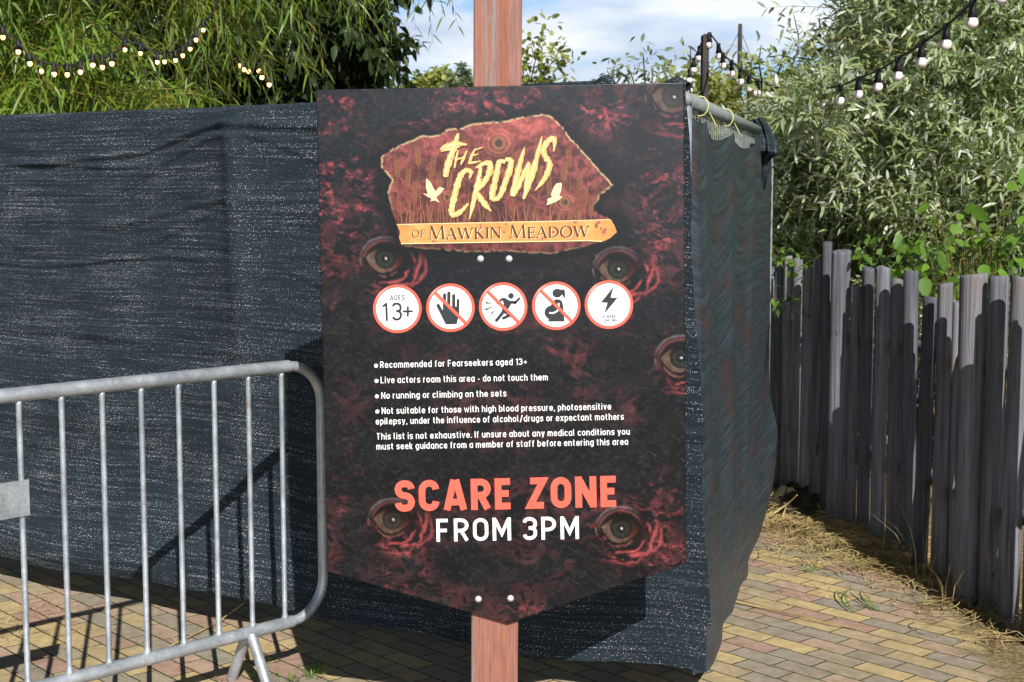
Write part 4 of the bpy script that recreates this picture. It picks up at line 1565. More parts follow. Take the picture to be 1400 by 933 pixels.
# bolts
for x, y in ((657, 354), (696, 354), (654, 819), (698, 818)):
    p = at(x, y, SY)
    m = MB()
    m.tube([(p[0], SY - .001, p[2]), (p[0], SY - .004, p[2])], [.0092, .0092], 16)
    m.ball((p[0], SY - .004, p[2]), .0072, 14, 10, sq=(1, .7, 1))
    m.build('bolt', M['bolt'], sign, True)

# ------------------------------------------------------------------ crowd barrier
B0, B7 = np.array([-1.365, 4.012]), np.array([-.741, 4.664])
BD = (B7 - B0) / 7
blen = np.linalg.norm(BD)
bu = BD / blen
bp = np.array([bu[1], -bu[0]])
ZT, ZB = 1.028, .186


def bk(k): return B0 + BD * k


root = bk(5.85)
bar = thing('crowd_barrier', 'galvanised steel crowd barrier with vertical bars standing left of the warning sign', 'barrier', (root[0], root[1], 0))
KR, KL = 8.25, -9.3
rad = .13


def loop_path():
    pts = []
    kr = rad / blen
    for (ka, kb, za, zb, a0) in ((KR, KR - kr, ZB, ZB, -90), (KR, KR - kr, ZT, ZT, 0), (KL, KL + kr, ZT, ZT, 90), (KL, KL + kr, ZB, ZB, 180)):
        kc = kb
        zc = ZB + rad if za == ZB else ZT - rad
        for j in range(9):
            a = R(a0 + 90 * j / 8)
            q = bk(kc) + bu * rad * math.cos(a)
            pts.append((q[0], q[1], zc + rad * math.sin(a)))
    pts.append(pts[0])
    return pts


m = MB()
m.tube(loop_path(), .0168, 14, cap=False)
for z in (ZT, ZB):
    a, b = bk(KR - 1.02), bk(KL + 1.02)
    m.tube([(a[0], a[1], z), (b[0], b[1], z)], .0205, 16)
shade_auto(m.build('frame', M['galv'], bar, True), 40)
for k in range(-8, 8):
    p = bk(k)
    m = MB()
    m.tube([(p[0], p[1], ZB + .012), (p[0], p[1], ZB + .024), (p[0], p[1], ZB + .034), (p[0], p[1], ZT - .03), (p[0], p[1], ZT - .012)], [.0135, .0112, .0083, .0083, .0105], 10)
    m.build('bar', M['galv'], bar, True)
# name plate between two bars
a, b = bk(.12), bk(-3.1)
pt, pb = at(15, 657, 4.0)[2], at(15, 706, 4.0)[2]
m = MB()
mm = Matrix.Translation((a[0], a[1], 0)) @ Matrix.Rotation(math.atan2(-bu[1], -bu[0]), 4, 'Z')
m.box((0, -.003, pb), (np.linalg.norm(b - a), .003, pt), 0, mm @ Matrix.Translation((0, .011, 0)))
m.build('name_plate', M['galv'], bar)
for kk in (5.85, -6.9):
    for sg in (1, -1):
        q = bk(kk + .12 * (sg < 0))
        e = q + bp * sg * .115
        f = q + bp * sg * .02
        m = MB()
        m.tube([(f[0], f[1], ZB - .002), (e[0], e[1], .006)], .0175, 14)
        shade_auto(m.build('leg', M['galv'], bar))

# ------------------------------------------------------------------ log fence
PLAN = ((1030, 8.02), (1045, 7.85), (1060, 7.72), (1143, 6.97), (1230, 6.38), (1280, 6.0), (1306, 5.78), (1332, 5.60), (1364, 5.50), (1393, 5.30), (1423, 5.12), (1480, 4.85), (1600, 4.4))


def planY(px): return float(np.interp(px, [a for a, b in PLAN], [b for a, b in PLAN]))


POSTS = [(1030, 1040, 362), (1040, 1049, 372), (1046, 1059, 366), (1059, 1071, 361), (1071, 1083, 351), (1083, 1097, 354), (1097, 1111, 368), (1110, 1125, 356), (1124, 1138, 332), (1135, 1162, 343), (1162, 1177, 392),
         (1177, 1196, 366), (1196, 1217, 366), (1217, 1236, 382), (1235, 1257, 371), (1258, 1280, 406), (1282, 1303, 388), (1302, 1315, 413), (1313, 1351, 375), (1350, 1379, 379), (1379, 1408, 379),
         (1410, 1436, 395), (1438, 1470, 370), (1472, 1500, 400), (1503, 1535, 378), (1537, 1568, 385)]
lf = thing('log_fence', 'uneven fence of upright grey logs beside the path on the right', 'fence', (1.72, 6.4, 0))
for i, (xa, xb, yt) in enumerate(POSTS):
    big = (xb - xa) > 25 and i < 19
    Yp = planY((xa + xb) / 2) - (.04 if big and i < 15 else 0) + .014 * ((i * 7) % 3 - 1)
    if i == 17: Yp += .12
    p = at((xa + xb) / 2, 420, Yp)
    rad_ = abs(at(xb, 420, Yp)[0] - at(xa, 420, Yp)[0]) / 2 * .96
    zt_ = at((xa + xb) / 2, yt, Yp)[2]
    z0 = -.03 if i not in (13, 14) else .035
    m = MB()
    n = 20
    rl_ = random.Random(i)
    lx, ly = rl_.uniform(-.012, .012), rl_.uniform(-.02, .02)
    zs = [z0, z0 + (zt_ - z0) * .33, z0 + (zt_ - z0) * .66, zt_ - .02, zt_ - .004, zt_]
    vs, fs = [], []
    ph = rl_.uniform(0, 6)
    for j, z in enumerate(zs):
        f = (z - z0) / (zt_ - z0)
        for k in range(n):
            a = 2 * math.pi * k / n
            r_ = rad_ * (1.03 - .06 * f + .035 * math.sin(2 * a + ph) + .02 * math.sin(5 * a + ph * 2 + f * 2))
            if j == 5: r_ *= .93
            vs.append((p[0] + lx * (f - .5) + r_ * math.cos(a), Yp + ly * (f - .5) + r_ * math.sin(a), z + (.006 * math.sin(a + ph) if j > 3 else 0)))
    for j in range(5):
        for k in range(n):
            fs.append((j * n + k, j * n + (k + 1) % n, (j + 1) * n + (k + 1) % n, (j + 1) * n + k))
    fs.append(tuple(5 * n + k for k in range(n)))
    fs.append(tuple(reversed(range(n))))
    m.add(vs, fs)
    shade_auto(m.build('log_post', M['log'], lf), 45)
# rails nailed on the back of the logs
m = MB()
for z in (.38, .92):
    for i in range(len(POSTS) - 1):
        pass
    pts = []
    for px_ in (1036, 1060, 1143, 1230, 1330, 1400, 1500, 1565):
        Yp = planY(px_)
        q = at(px_, 420, Yp)
        pts.append((q[0] + .075, Yp + .05, z))
    m.tube(pts, .03, 8)
m.build('rail', M['log'], lf, True)

# mossy earth heap at the foot of the fence
n1, n2 = 40, 40
V = []
c0 = np.array([1.44, 7.22])
for i in range(n2 + 1):
    for k in range(n1):
        a = 2 * math.pi * k / n1
        t = i / n2
        rx, ry = .19 * t, .42 * t
        x, y = c0[0] + rx * math.cos(a), c0[1] + ry * math.sin(a)
        hgt = .13 * (1 - t ** 2.2) * (.35 + 1.3 * float(fbm(np.array(x * 16), np.array(y * 13), 5, 4)) - .2)
        V.append((x, y, max(hgt, 0) - (.004 if i == n2 else 0)))
F = [(i * n1 + k, (i + 1) * n1 + k, (i + 1) * n1 + (k + 1) % n1, i * n1 + (k + 1) % n1) for i in range(n2) for k in range(n1)]
tag(obj('earth_mound', V, F, M['mound'], smooth=True), 'dark mossy heap of earth at the foot of the log fence behind the side netting', 'earth heap')


# ------------------------------------------------------------------ leaves
ROUND = ((.06, .50), (.20, .88), (.42, 1.0), (.66, .80), (.86, .40))


def norm(a): return a / (np.linalg.norm(a, axis=-1, keepdims=True) + 1e-9)


def leaf_obj(name, pos, dr, length, width, tint, material, parent, droop=.25, seed=0, up=None, fold=.25, prof=((.30, 1.0), (.66, .8))):
    rng = np.random.default_rng(seed)
    N = len(pos)
    dr = norm(dr)
    if up is None:
        up = norm(np.array([0, 0, 1.0]) + rng.normal(0, .55, (N, 3)))
    s = norm(np.cross(dr, up))
    nrm = np.cross(s, dr)
    L_ = length[:, None]
    W_ = width[:, None] / 2
    g = np.array([0, 0, -1.0])[None]
    cols = [pos]
    for t_, w_ in prof:
        c_ = pos + dr * L_ * t_ + g * L_ * droop * t_ ** 2
        cols += [c_ - s * W_ * w_ + nrm * W_ * fold * w_, c_, c_ + s * W_ * w_ + nrm * W_ * fold * w_]
    cols.append(pos + dr * L_ + g * L_ * droop)
    nvt = len(cols)
    V = np.stack(cols, 1).reshape(-1, 3)
    e_ = nvt - 1
    T = np.array([[0, 2, 1], [0, 3, 2], [e_ - 3, e_ - 2, e_], [e_ - 2, e_ - 1, e_]])
    Q = np.array([q for i in range(len(prof) - 1) for q in ([1 + 3 * i, 2 + 3 * i, 5 + 3 * i, 4 + 3 * i], [2 + 3 * i, 3 + 3 * i, 6 + 3 * i, 5 + 3 * i])])
    base = (np.arange(N) * nvt)[:, None]
    lt = (T.reshape(1, -1) + base)
    lq = (Q.reshape(1, -1) + base)
    loops = np.concatenate([lt.reshape(-1), lq.reshape(-1)])
    tot = np.concatenate([np.full(N * 4, 3), np.full(N * len(Q), 4)])
    starts = np.concatenate([[0], np.cumsum(tot)[:-1]])
    me = bpy.data.meshes.new(name)
    me.vertices.add(len(V))
    me.vertices.foreach_set('co', V.astype(np.float32).ravel())
    me.loops.add(len(loops))
    me.loops.foreach_set('vertex_index', loops.astype(np.int32))
    me.polygons.add(len(tot))
    me.polygons.foreach_set('loop_start', starts.astype(np.int32))
    me.polygons.foreach_set('loop_total', tot.astype(np.int32))
    me.polygons.foreach_set('use_smooth', np.ones(len(tot), bool))
    me.update(calc_edges=True)
    a = me.attributes.new('tint', 'FLOAT', 'POINT')
    a.data.foreach_set('value', np.repeat(tint, nvt).astype(np.float32))
    return link(name, me, material, parent)


def twigs_obj(name, paths, r0, material, parent, n=4):
    m = MB()
    for p in paths:
        k = len(p)
        m.tube(p, [r0 * (1 - .8 * i / (k - 1)) for i in range(k)], n, cap=False)
    return m.build(name, material, parent, True)


def in_blob(rng, n, c, r, shell=.0):
    d = norm(rng.normal(0, 1, (n, 3)))
    t = (shell + (1 - shell) * rng.random((n, 1)) ** .6)
    return np.array(c) + d * t * np.array(r), d


def spray(rng, start, d0, ln, nleaf, bend, spread, leaf_l):
    """one leafy twig: returns path, leaf positions and directions"""
    k = 6
    t = np.linspace(0, 1, k)[:, None]
    path = start + d0 * ln * t + np.array([0, 0, -1]) * bend * ln * t ** 2
    tt = np.linspace(.08, 1, nleaf)[:, None] + rng.uniform(-.02, .02, (nleaf, 1))
    pos = start + d0 * ln * tt + np.array([0, 0, -1]) * bend * ln * tt ** 2
    tang = norm(d0 + np.array([0, 0, -1]) * 2 * bend * tt)
    side = norm(np.cross(tang, rng.normal(0, 1, 3)))
    side2 = np.cross(tang, side)
    a = np.arange(nleaf)[:, None] * 2.4 + rng.uniform(0, 6)
    dirs = tang * (1 - spread * .5) + (side * np.cos(a) + side2 * np.sin(a)) * spread + rng.normal(0, .12, (nleaf, 3))
    return path, pos, dirs


def foliage(root, blobs, n, seed, mats, ln=(.3, .6), nleaf=14, bend=.3, spread=.7, leaf=(.07, .11), wid=.19, droop=.25, outward=.7, upward=.35, shell=.45, twig_r=.003, gap=0.0, tmin=0.0, twigfrac=1.0, name='foliage'):
    rng = np.random.default_rng(seed)
    PP, DD, paths = [], [], []
    wts = np.array([b[2] for b in blobs], float)
    wts /= wts.sum()
    cl = rng.random(997)
    TT = []
    for bi, (c, r, w_) in enumerate(blobs):
        k = int(n * wts[bi])
        st, d = in_blob(rng, k, c, r, shell)
        for i in range(k):
            if st[i][2] < .03: continue
            if gap and vnoise(st[i][0] * 2.3 + st[i][1], st[i][2] * 2.6, seed) < gap: continue
            dd = norm(d[i] * outward + np.array([0, 0, upward]) + rng.normal(0, .35, 3))
            L_ = rng.uniform(*ln)
            path, pos, dirs = spray(rng, st[i], dd, L_, nleaf, bend * rng.uniform(.5, 1.5), spread, leaf)
            PP.append(pos)
            DD.append(dirs)
            TT.append(np.clip(rng.normal(.55, .25) + rng.normal(0, .18, nleaf), tmin, 1))
            if rng.random() < twigfrac: paths.append(path)
    P = np.concatenate(PP)
    D = np.concatenate(DD)
    T = np.concatenate(TT)
    ok = P[:, 2] > .02
    P, D, T = P[ok], D[ok], T[ok]
    Ls = rng.uniform(*leaf, len(P))
    o = leaf_obj(name, P, D, Ls, Ls * wid * rng.uniform(.8, 1.25, len(P)), T, mats[0], root, droop, seed)
    if paths: twigs_obj('twigs', paths, twig_r, mats[1], root)
    return o


def limb(root, pts, r0, r1, material=None, name='trunk'):
    m = MB()
    P, _ = smooth_poly(pts, [1] * len(pts), 5)
    n = len(P)
    m.tube(P, [r0 + (r1 - r0) * i / (n - 1) for i in range(n)], 9)
    return m.build(name, material or M['bark'], root, True)


# --- osier bushes behind the log fence, right
t = thing('osier_bush', 'tall grey green narrow leaved bush filling the right behind the log fence', 'bush', (3.3, 8.9, 0))
foliage(t, [((3.2, 8.4, 2.1), (1.25, .95, 1.35), 5), ((3.1, 7.9, 1.2), (1.0, .8, .8), 2), ((4.6, 8.2, 2.3), (1.3, 1.0, 1.5), 3), ((2.85, 9.0, 2.35), (.72, .8, 1.05), 2.4)], 8200, 1, [M['leaf_osier'], M['twig']],
        (.3, .65), 18, .25, .75, (.05, .09), .23, .2, .6, .5, .5, gap=.22, twigfrac=.4)
c_ = at(1124, 150, 7.05)
foliage(t, [(tuple(c_), (.20, .12, .13), 1), (tuple(at(1090, 185, 7.3)), (.18, .15, .15), 1)], 90, 51, [M['leaf_osier'], M['twig']], (.12, .28), 12, .2, .75, (.06, .10), .22, .2, .5, .5, .2, twigfrac=.5)
limb(t, [(2.2, 8.4, 1.6), (1.85, 7.7, 2.05), tuple(c_)], .012, .004, name='stem')
for k in range(9):
    a = k * 2.4
    limb(t, [(3.3 + .3 * math.cos(a), 8.9 + .3 * math.sin(a), 0), (3.3 + .6 * math.cos(a), 8.7 + .5 * math.sin(a), 1.2), (3.3 + 1.1 * math.cos(a), 8.6 + .8 * math.sin(a), 2.7)], .03, .008, name='stem')
t = thing('osier_bush', 'lower paler osier bush between the dark lamp post and the tall bush', 'bush', (2.15, 10.2, 0))
foliage(t, [((2.15, 9.9, 1.45), (.7, .7, .68), 3), ((3.05, 10.6, 1.95), (.75, .7, .85), 2), ((1.75, 9.7, 1.1), (.5, .6, .72), 2)], 3300, 2, [M['leaf_osier'], M['twig']],
        (.3, .6), 18, .25, .75, (.05, .09), .22, .2, .6, .5, .5, gap=.2, twigfrac=.4)
for k in range(6):
    a = k * 2.4
    limb(t, [(2.15 + .2 * math.cos(a), 10.2 + .2 * math.sin(a), 0), (2.15 + .4 * math.cos(a), 10.1 + .4 * math.sin(a), 1.1), (2.15 + .6 * math.cos(a), 10.0 + .6 * math.sin(a), 2.2)], .024, .007, name='stem')
t = thing('shrub', 'yellow green shrub behind the foot of the dark lamp post', 'shrub', (1.95, 14.0, 0))
foliage(t, [((1.95, 14, 1.6), (.75, .7, 1.05), 3), ((3.2, 14.2, 1.6), (1.0, .8, 1.2), 3)], 1500, 3, [M['leaf_far'], M['twig']], (.3, .6), 12, .25, .8, (.09, .13), .4, .2, .6, .4, .4)
limb(t, [(1.95, 14, 0), (2.0, 14, 1.2), (1.95, 14, 2.3)], .05, .01)
# dense backing shrubs so no bare horizon shows under the bushes
t = thing('hedge', 'dark dense hedge seen in the gaps behind the osier bushes', 'hedge', (5.5, 13, 0))
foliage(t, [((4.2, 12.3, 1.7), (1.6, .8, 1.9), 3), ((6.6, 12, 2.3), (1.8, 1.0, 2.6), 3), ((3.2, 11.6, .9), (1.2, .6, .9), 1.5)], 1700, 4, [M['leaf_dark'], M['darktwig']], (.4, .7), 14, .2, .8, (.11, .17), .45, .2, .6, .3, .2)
limb(t, [(5.5, 13, 0), (5.4, 13, 1.5), (5.5, 12.8, 3)], .07, .02)

# --- broad leaved shrub just over the fence
t = thing('broadleaf_shrub', 'bright green round leaved shrub sprouting above the log fence tops', 'shrub', (2.25, 7.0, 0))
rng = np.random.default_rng(31)
P, D, paths, U = [], [], [], []
for (px_, py_, Yd) in ((1240, 270, 6.9), (1258, 268, 6.9), (1262, 285, 6.85), (1275, 300, 6.8), (1272, 305, 6.8), (1312, 296, 6.9), (1308, 313, 6.9), (1328, 284, 7.0), (1340, 292, 7.0), (1376, 290, 6.8), (1345, 310, 7.1), (1285, 372, 6.7), (1295, 362, 6.7),
                      (1230, 338, 6.9), (1248, 345, 6.9), (1228, 372, 7.0), (1265, 392, 6.6), (1345, 372, 6.4), (1372, 374, 6.3), (1358, 338, 6.9), (1340, 332, 7.0), (1380, 330, 6.9), (1300, 340, 7.1), (1320, 350, 7.1), (1255, 365, 6.9), (1390, 355, 6.7),
                      (1310, 375, 6.9), (1395, 300, 6.9), (1210, 385, 7.1), (1385, 255, 7.0), (1400, 240, 7.0), (1272, 340, 7.1), (1330, 318, 7.2), (1365, 318, 7.2)):
    p = at(px_, py_, Yd)
    P.append(p)
    D.append(norm(np.array([rng.normal(0, .7), -.35 + rng.normal(0, .4), rng.uniform(-.8, .5)])))
    U.append(norm(np.array([rng.normal(0, .6), -.7 + rng.normal(0, .3), .7])))
    paths.append([(2.25 + rng.normal(0, .1), 7.05, .3), tuple(p * .6 + np.array([2.25, 7.1, 1.2]) * .4), tuple(p)])
P, D, U = np.array(P), np.array(D), np.array(U)
Ls = rng.uniform(.045, .085, len(P))
leaf_obj('foliage', P - D * Ls[:, None] * .5, D, Ls, Ls * .78, np.clip(rng.normal(.6, .35, len(P)), 0, 1), M['leaf_broad'], t, .15, 5, U, .12, ROUND)
twigs_obj('twigs', paths, .0026, M['twig'], t, 5)
P, D = [], []
for j in range(420):
    p = at(rng.uniform(1175, 1420), rng.uniform(318, 415), rng.uniform(6.7, 7.6))
    P.append(p)
    D.append(rng.normal(0, 1, 3) + np.array([0, -.5, -.1]))
P, D = np.array(P), np.array(D)
Ls = rng.uniform(.035, .075, len(P))
leaf_obj('undergrowth', P, D, Ls, Ls * .55, rng.random(len(P)) * .8, M['leaf_broad'], t, .3, 66, None, .2, ROUND)
# creeper sprigs caught on the far logs
t = thing('creeper', 'small bright green creeper sprigs clinging to the far logs by the netting', 'plant', (1.6, 8.0, 0))
for q_, (px_, py_, Yd, k) in enumerate(((1064, 410, 7.50, 16), (1097, 430, 7.25, 9), (1092, 366, 7.3, 16), (1062, 352, 7.6, 26))):
    P, D = [], []
    c = at(px_, py_, Yd)
    for j in range(k):
        P.append(c + rng.normal(0, 1, 3) * np.array([.05, .04, .035]))
        D.append(rng.normal(0, 1, 3) + np.array([0, -.4, .1]))
    P, D = np.array(P), np.array(D)
    Ls = rng.uniform(.04, .075, len(P))
    leaf_obj('sprig_leaves', P, D, Ls, Ls * .42, rng.random(len(P)), M['leaf_broad'], t, .3, 6 + q_)
    twigs_obj('twig', [[tuple(c + np.array([.06, .1, -.02])), tuple(c), tuple(c + np.array([-.05, -.05, .03]))]], .003, M['twig'], t)

# --- willow on the left
t = thing('willow_tree', 'bright green willow with long drooping leaves rising over the netting on the left', 'tree', (-3.6, 9.4, 0))


WB = [((-3.3, 8.4, 2.9), (1.5, .9, 1.25), 5), ((-2.35, 8.2, 3.15), (.8, .8, .75), 3.0), ((-4.5, 8.6, 3.0), (1.2, .9, 1.6), 2.0), ((-2.75, 8.7, 2.4), (.6, .5, .6), 1.8), ((-3.1, 8.0, 2.15), (1.3, .6, .5), 2.6)]
foliage(t, WB, 3700, 8, [M['leaf_willow'], M['twig']], (.3, .7), 22, .6, .8, (.07, .165), .10, .45, .8, .2, .4, gap=.44)
foliage(t, [((-1.7, 8.6, 3.15), (.65, .5, .36), 3), ((-1.15, 8.6, 3.35), (.35, .4, .28), 1.0)], 240, 9, [M['leaf_willow'], M['twig']], (.3, .6), 16, .7, .6, (.08, .14), .105, .4, .5, .0, .2)
foliage(t, [((-.66, 8.5, 3.06), (.34, .2, .10), 1)], 46, 12, [M['leaf_willow'], M['darktwig']], (.2, .38), 14, .6, .7, (.06, .09), .12, .3, .9, -.3, .2)
limb(t, [(-3.6, 9.4, 0), (-3.55, 9.3, 1.2), (-3.4, 9.2, 2.3), (-3.1, 9.0, 3.6)], .16, .07)
for e in ((-1.2, 8.7, 3.5), (-2.2, 8.5, 3.6), (-4.6, 8.6, 3.6), (-3.2, 8.2, 3.5), (-.35, 8.5, 3.2)):
    limb(t, [(-3.4, 9.2, 2.3), ((e[0] - 3.4) / 2, (e[1] + 9.2) / 2, e[2] - .05), e], .05, .008, name='limb')
t = thing('dark_tree', 'dark shady round leaved tree behind the willow, left of the sky gap', 'tree', (-2.6, 12.6, 0))
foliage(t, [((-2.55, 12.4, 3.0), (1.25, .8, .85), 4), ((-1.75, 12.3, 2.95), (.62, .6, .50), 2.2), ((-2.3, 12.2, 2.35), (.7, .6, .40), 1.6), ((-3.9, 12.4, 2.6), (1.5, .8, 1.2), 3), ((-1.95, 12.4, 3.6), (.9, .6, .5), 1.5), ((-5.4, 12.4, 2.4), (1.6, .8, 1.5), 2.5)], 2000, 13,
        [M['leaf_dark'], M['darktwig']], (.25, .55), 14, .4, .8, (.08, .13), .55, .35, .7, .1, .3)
limb(t, [(-2.6, 12.6, 0), (-2.6, 12.5, 1.4), (-2.4, 12.4, 3.2)], .13, .04)

# --- trees beyond the fence, in the gap of sky
t = thing('far_tree', 'small rounded yellow green tree top far off left of the sign post', 'tree', (-2.2, 40, 0))
foliage(t, [((-2.35, 40, 3.95), (.85, .8, .62), 3), ((-2.0, 40, 4.45), (.55, .5, .32), 1), ((-2.2, 40, 2.9), (1.1, 1, .9), 2)], 620, 14, [M['leaf_far'], M['twig']], (.3, .5), 12, .2, .9, (.16, .24), .6, .2, .5, .3, .2)
limb(t, [(-2.2, 40, 0), (-2.2, 40, 2), (-2.2, 40, 4)], .12, .04)
t = thing('far_tree', 'pale grey green tree top just left of the sign post', 'tree', (-1.30, 34, 0))
foliage(t, [((-1.15, 34, 3.7), (.24, .3, .72), 3), ((-1.15, 34, 2.6), (.5, .5, .9), 2)], 260, 15, [M['leaf_fargrey'], M['twig']], (.25, .4), 12, .2, .9, (.12, .18), .5, .2, .4, .4, .2)
limb(t, [(-1.15, 34, 0), (-1.15, 34, 2), (-1.15, 34, 3.6)], .09, .03)


def sapling(name, label, stems, seed, Yd, leafm, leaf, per, wid):
    base = at(stems[0][0][0], 140, Yd)
    t = thing(name, label, 'tree', (base[0], Yd, 0))
    rng = np.random.default_rng(seed)
    P, D, paths = [], [], []
    for pts in stems:
        q = [at(x, y, Yd + rng.uniform(-.3, .3)) for x, y in pts]
        q, _ = smooth_poly(q, [1] * len(q), 4)
        paths.append(q)
        for p in q[2:]:
            for j in range(per):
                P.append(np.array(p) + rng.normal(0, .11, 3) * Yd / 18)
                D.append(rng.normal(0, 1, 3) + np.array([0, 0, .2]))
    P, D = np.array(P), np.array(D)
    Ls = rng.uniform(*leaf, len(P))
    leaf_obj('foliage', P, D, Ls, Ls * wid, rng.random(len(P)), leafm, t, .2, seed)
    m = MB()
    for p in paths: m.tube(p, [.012 * (1 - .8 * i / len(p)) for i in range(len(p))], 5)
    root_ = np.array([base[0], Yd, 0])
    m.tube([tuple(root_), (base[0], Yd, base[2] * .6), tuple(at(stems[0][0][0], stems[0][0][1], Yd))], [.03, .022, .012], 7)
    m.build('trunk', M['darktwig'], t, True)


sapling('young_tree', 'tall thin young tree with wispy yellow green crown just right of the sign post',
        [[(722, 140), (728, 100), (738, 60), (745, 36)], [(722, 140), (740, 105), (756, 85), (772, 76)], [(716, 140), (716, 95), (722, 70)], [(730, 130), (745, 110), (762, 108)], [(716, 140), (720, 122), (742, 126)]], 41, 20, M['leaf_far'], (.09, .15), 8, .55)
sapling('young_tree', 'sparse twiggy young tree above the right end of the sign',
        [[(880, 150), (882, 110), (880, 85), (879, 72)], [(870, 150), (862, 118), (850, 100), (838, 96)], [(870, 150), (868, 118), (858, 92)], [(884, 130), (892, 108), (890, 92)], [(905, 150), (912, 115), (908, 92), (912, 85)], [(905, 150), (922, 118), (926, 98)], [(845, 150), (836, 112), (830, 96)]], 42, 13, M['leaf_fargrey'], (.07, .11), 3, .35)
sapling('young_tree', 'loose leafy young tree beside the thin mast, behind the dark lamp post',
        [[(1040, 170), (1042, 120), (1038, 85), (1041, 62)], [(1050, 170), (1062, 110), (1072, 70)], [(1025, 170), (1022, 120), (1018, 95)], [(1060, 170), (1080, 100), (1092, 60), (1085, 20)], [(950, 170), (945, 100), (944, 66)]], 43, 11.5, M['leaf_osier'], (.06, .10), 4, .3)

# --- mast with stays
t = thing('mast', 'thin bare grey mast with two stays standing beyond the bushes', 'mast', (at(1012, 90, 30)[0], 30, 0))
p = at(1012, 33, 30)
m = MB()
m.tube([(p[0], 30, 0), (p[0], 30, p[2] - .3), (p[0], 30, p[2])], [.06, .045, .04], 8)
m.build('pole', M['darkpost'], t, True)
for dx in (-1.1, .9):
    m = MB()
    m.tube([(p[0], 30, p[2] - .12), (p[0] + dx, 30, p[2] - 2.2), (p[0] + dx * 1.7, 30, 0)], .007, 5)
    m.build('stay', M['darkpost'], t, True)

# ------------------------------------------------------------------ lamp post and festoon lights
Yp = 9.3
p = at(964, 46, Yp)
m = MB()
mm = Matrix.Translation((p[0], Yp, 0)) @ Matrix.Rotation(R(14), 4, 'Z')
m.box((-.02, -.02, 0), (.02, .02, p[2] - .015), 0, mm)
m.add([mm @ Vector(q) for q in ((-.02, -.02, p[2] - .015), (.02, -.02, p[2] - .015), (.02, .02, p[2] - .015), (-.02, .02, p[2] - .015), (0, 0, p[2]))], [(0, 1, 4), (1, 2, 4), (2, 3, 4), (3, 0, 4)])
o = m.build('lamp_post', M['darkpost'])
tag(o, 'slim dark timber post carrying festoon lights above the corner of the netting', 'post')


def festoon(label, bulbs, lead, tail, mat_b, bulb_r=.0225, drop=.058, hold=.016, group='festoon light strings', pear=1.0):
    """bulbs: (px, py, Y) of bulb centres"""
    P = [at(x, y, Y) for x, y, Y in bulbs]
    t = thing('festoon_lights', label, 'string lights', tuple(P[0]), 0, group)
    line = [np.array(a) for a in lead] + [q + np.array([0, 0, drop + .012]) for q in P] + [np.array(a) for a in tail]
    sm, _ = smooth_poly([tuple(a) for a in line], [1] * len(line), 4)
    m = MB()
    m.tube(sm, .0052, 6)
    m.build('cable', M['rubber'], t, True)
    for q in P:
        m = MB()
        c = q
        m.tube([(c[0], c[1], c[2] + drop + .020), (c[0], c[1], c[2] + drop + .006), (c[0], c[1], c[2] + drop * .75), (c[0], c[1], c[2] + bulb_r * .72)], [hold * .62, hold * .75, hold * .8, hold * 1.12], 10)
        m.tube([(c[0] - .012, c[1], c[2] + drop + .012), (c[0] + .012, c[1], c[2] + drop + .012)], hold * .62, 8)
        h = m.build('lamp_holder', M['rubber'], t, True)
        m = MB()
        m.ball((0, 0, 0), bulb_r, 14, 10, sq=(1, 1, pear))
        b = m.build('bulb', mat_b, h, True, world=False)
        b.location = Vector(q) - Vector(t.location) - Vector(h.location)
    return t


near = [(970, 62), (982, 77), (988, 90), (1000, 101), (1012, 112), (1024, 121), (1035, 128), (1056, 137), (1076, 140), (1098, 143), (1122, 142), (1148, 138), (1173, 129), (1200, 119), (1227, 104), (1259, 85), (1293, 61), (1329, 31), (1368, -3), (1410, -42)]
Ys = [9.28, 9.15, 8.95, 8.72, 8.5, 8.27, 8.05, 7.83, 7.6, 7.37, 7.12, 6.86, 6.6, 6.34, 6.08, 5.82, 5.57, 5.32, 5.07, 4.82]
near = [(x, y, Y - (.35 if 8 > i > 5 else 0) * 0) for i, ((x, y), Y) in enumerate(zip(near, Ys))]
festoon('festoon string of pink white bulbs sagging from the dark post out over the log fence', near, [at(966, 50, 9.28)], [at(1460, -95, 4.5)], M['bulb'])
# the post at the far end of that string is out of the picture; a matching slim post carries it
back = [(956, 80, 9.6), (948.5, 96, 9.9), (942.5, 110, 10.2), (943, 124, 10.5), (938, 136, 10.8), (928, 146, 11.1)]
festoon('short festoon string of pink white bulbs dropping steeply left behind the dark post', back, [at(963, 50, 9.32)], [at(915, 158, 11.5)], M['bulb'])
Yl = 7.3
lA = [(-40, 5), (-18, 30), (4, 51), (25, 71), (41, 87), (57, 97), (74, 101.5), (92, 102), (110, 98.5), (127, 89), (140, 92), (153, 87)]
festoon('lit warm white festoon string hanging among the willow leaves at far left', [(x, y, Yl + .0 * i) for i, (x, y) in enumerate(lA)], [at(-60, -25, Yl)], [at(166, 64, Yl), at(175, 40, 7.4)], M['lit'], .0110, .033, .014, 'lit festoon strings in the willow', 1.25)
lB = [(171, 68), (192, 73), (215, 85), (225, 84.5), (240, 82.5), (250, 76), (260, 67), (268, 54.5), (278, 41)]
festoon('lit warm white festoon string climbing to the right among the willow leaves', [(x, y, 7.3) for x, y in lB], [at(150, 40, 7.5)], [at(290, 20, 7.3), at(300, -10, 7.3)], M['lit'], .0095, .030, .012, 'lit festoon strings in the willow', 1.25)
lC = [(328, 90), (334, 95), (340, 97.5), (354, 97), (358, 106), (368, 116)]
festoon('short lit festoon string deep in front of the dark tree', [(x, y, 10.6) for x, y in lC], [at(318, 82, 10.6)], [at(376, 122, 10.6)], M['lit'], .015, .04, .014, 'lit festoon strings in the willow', 1.2)


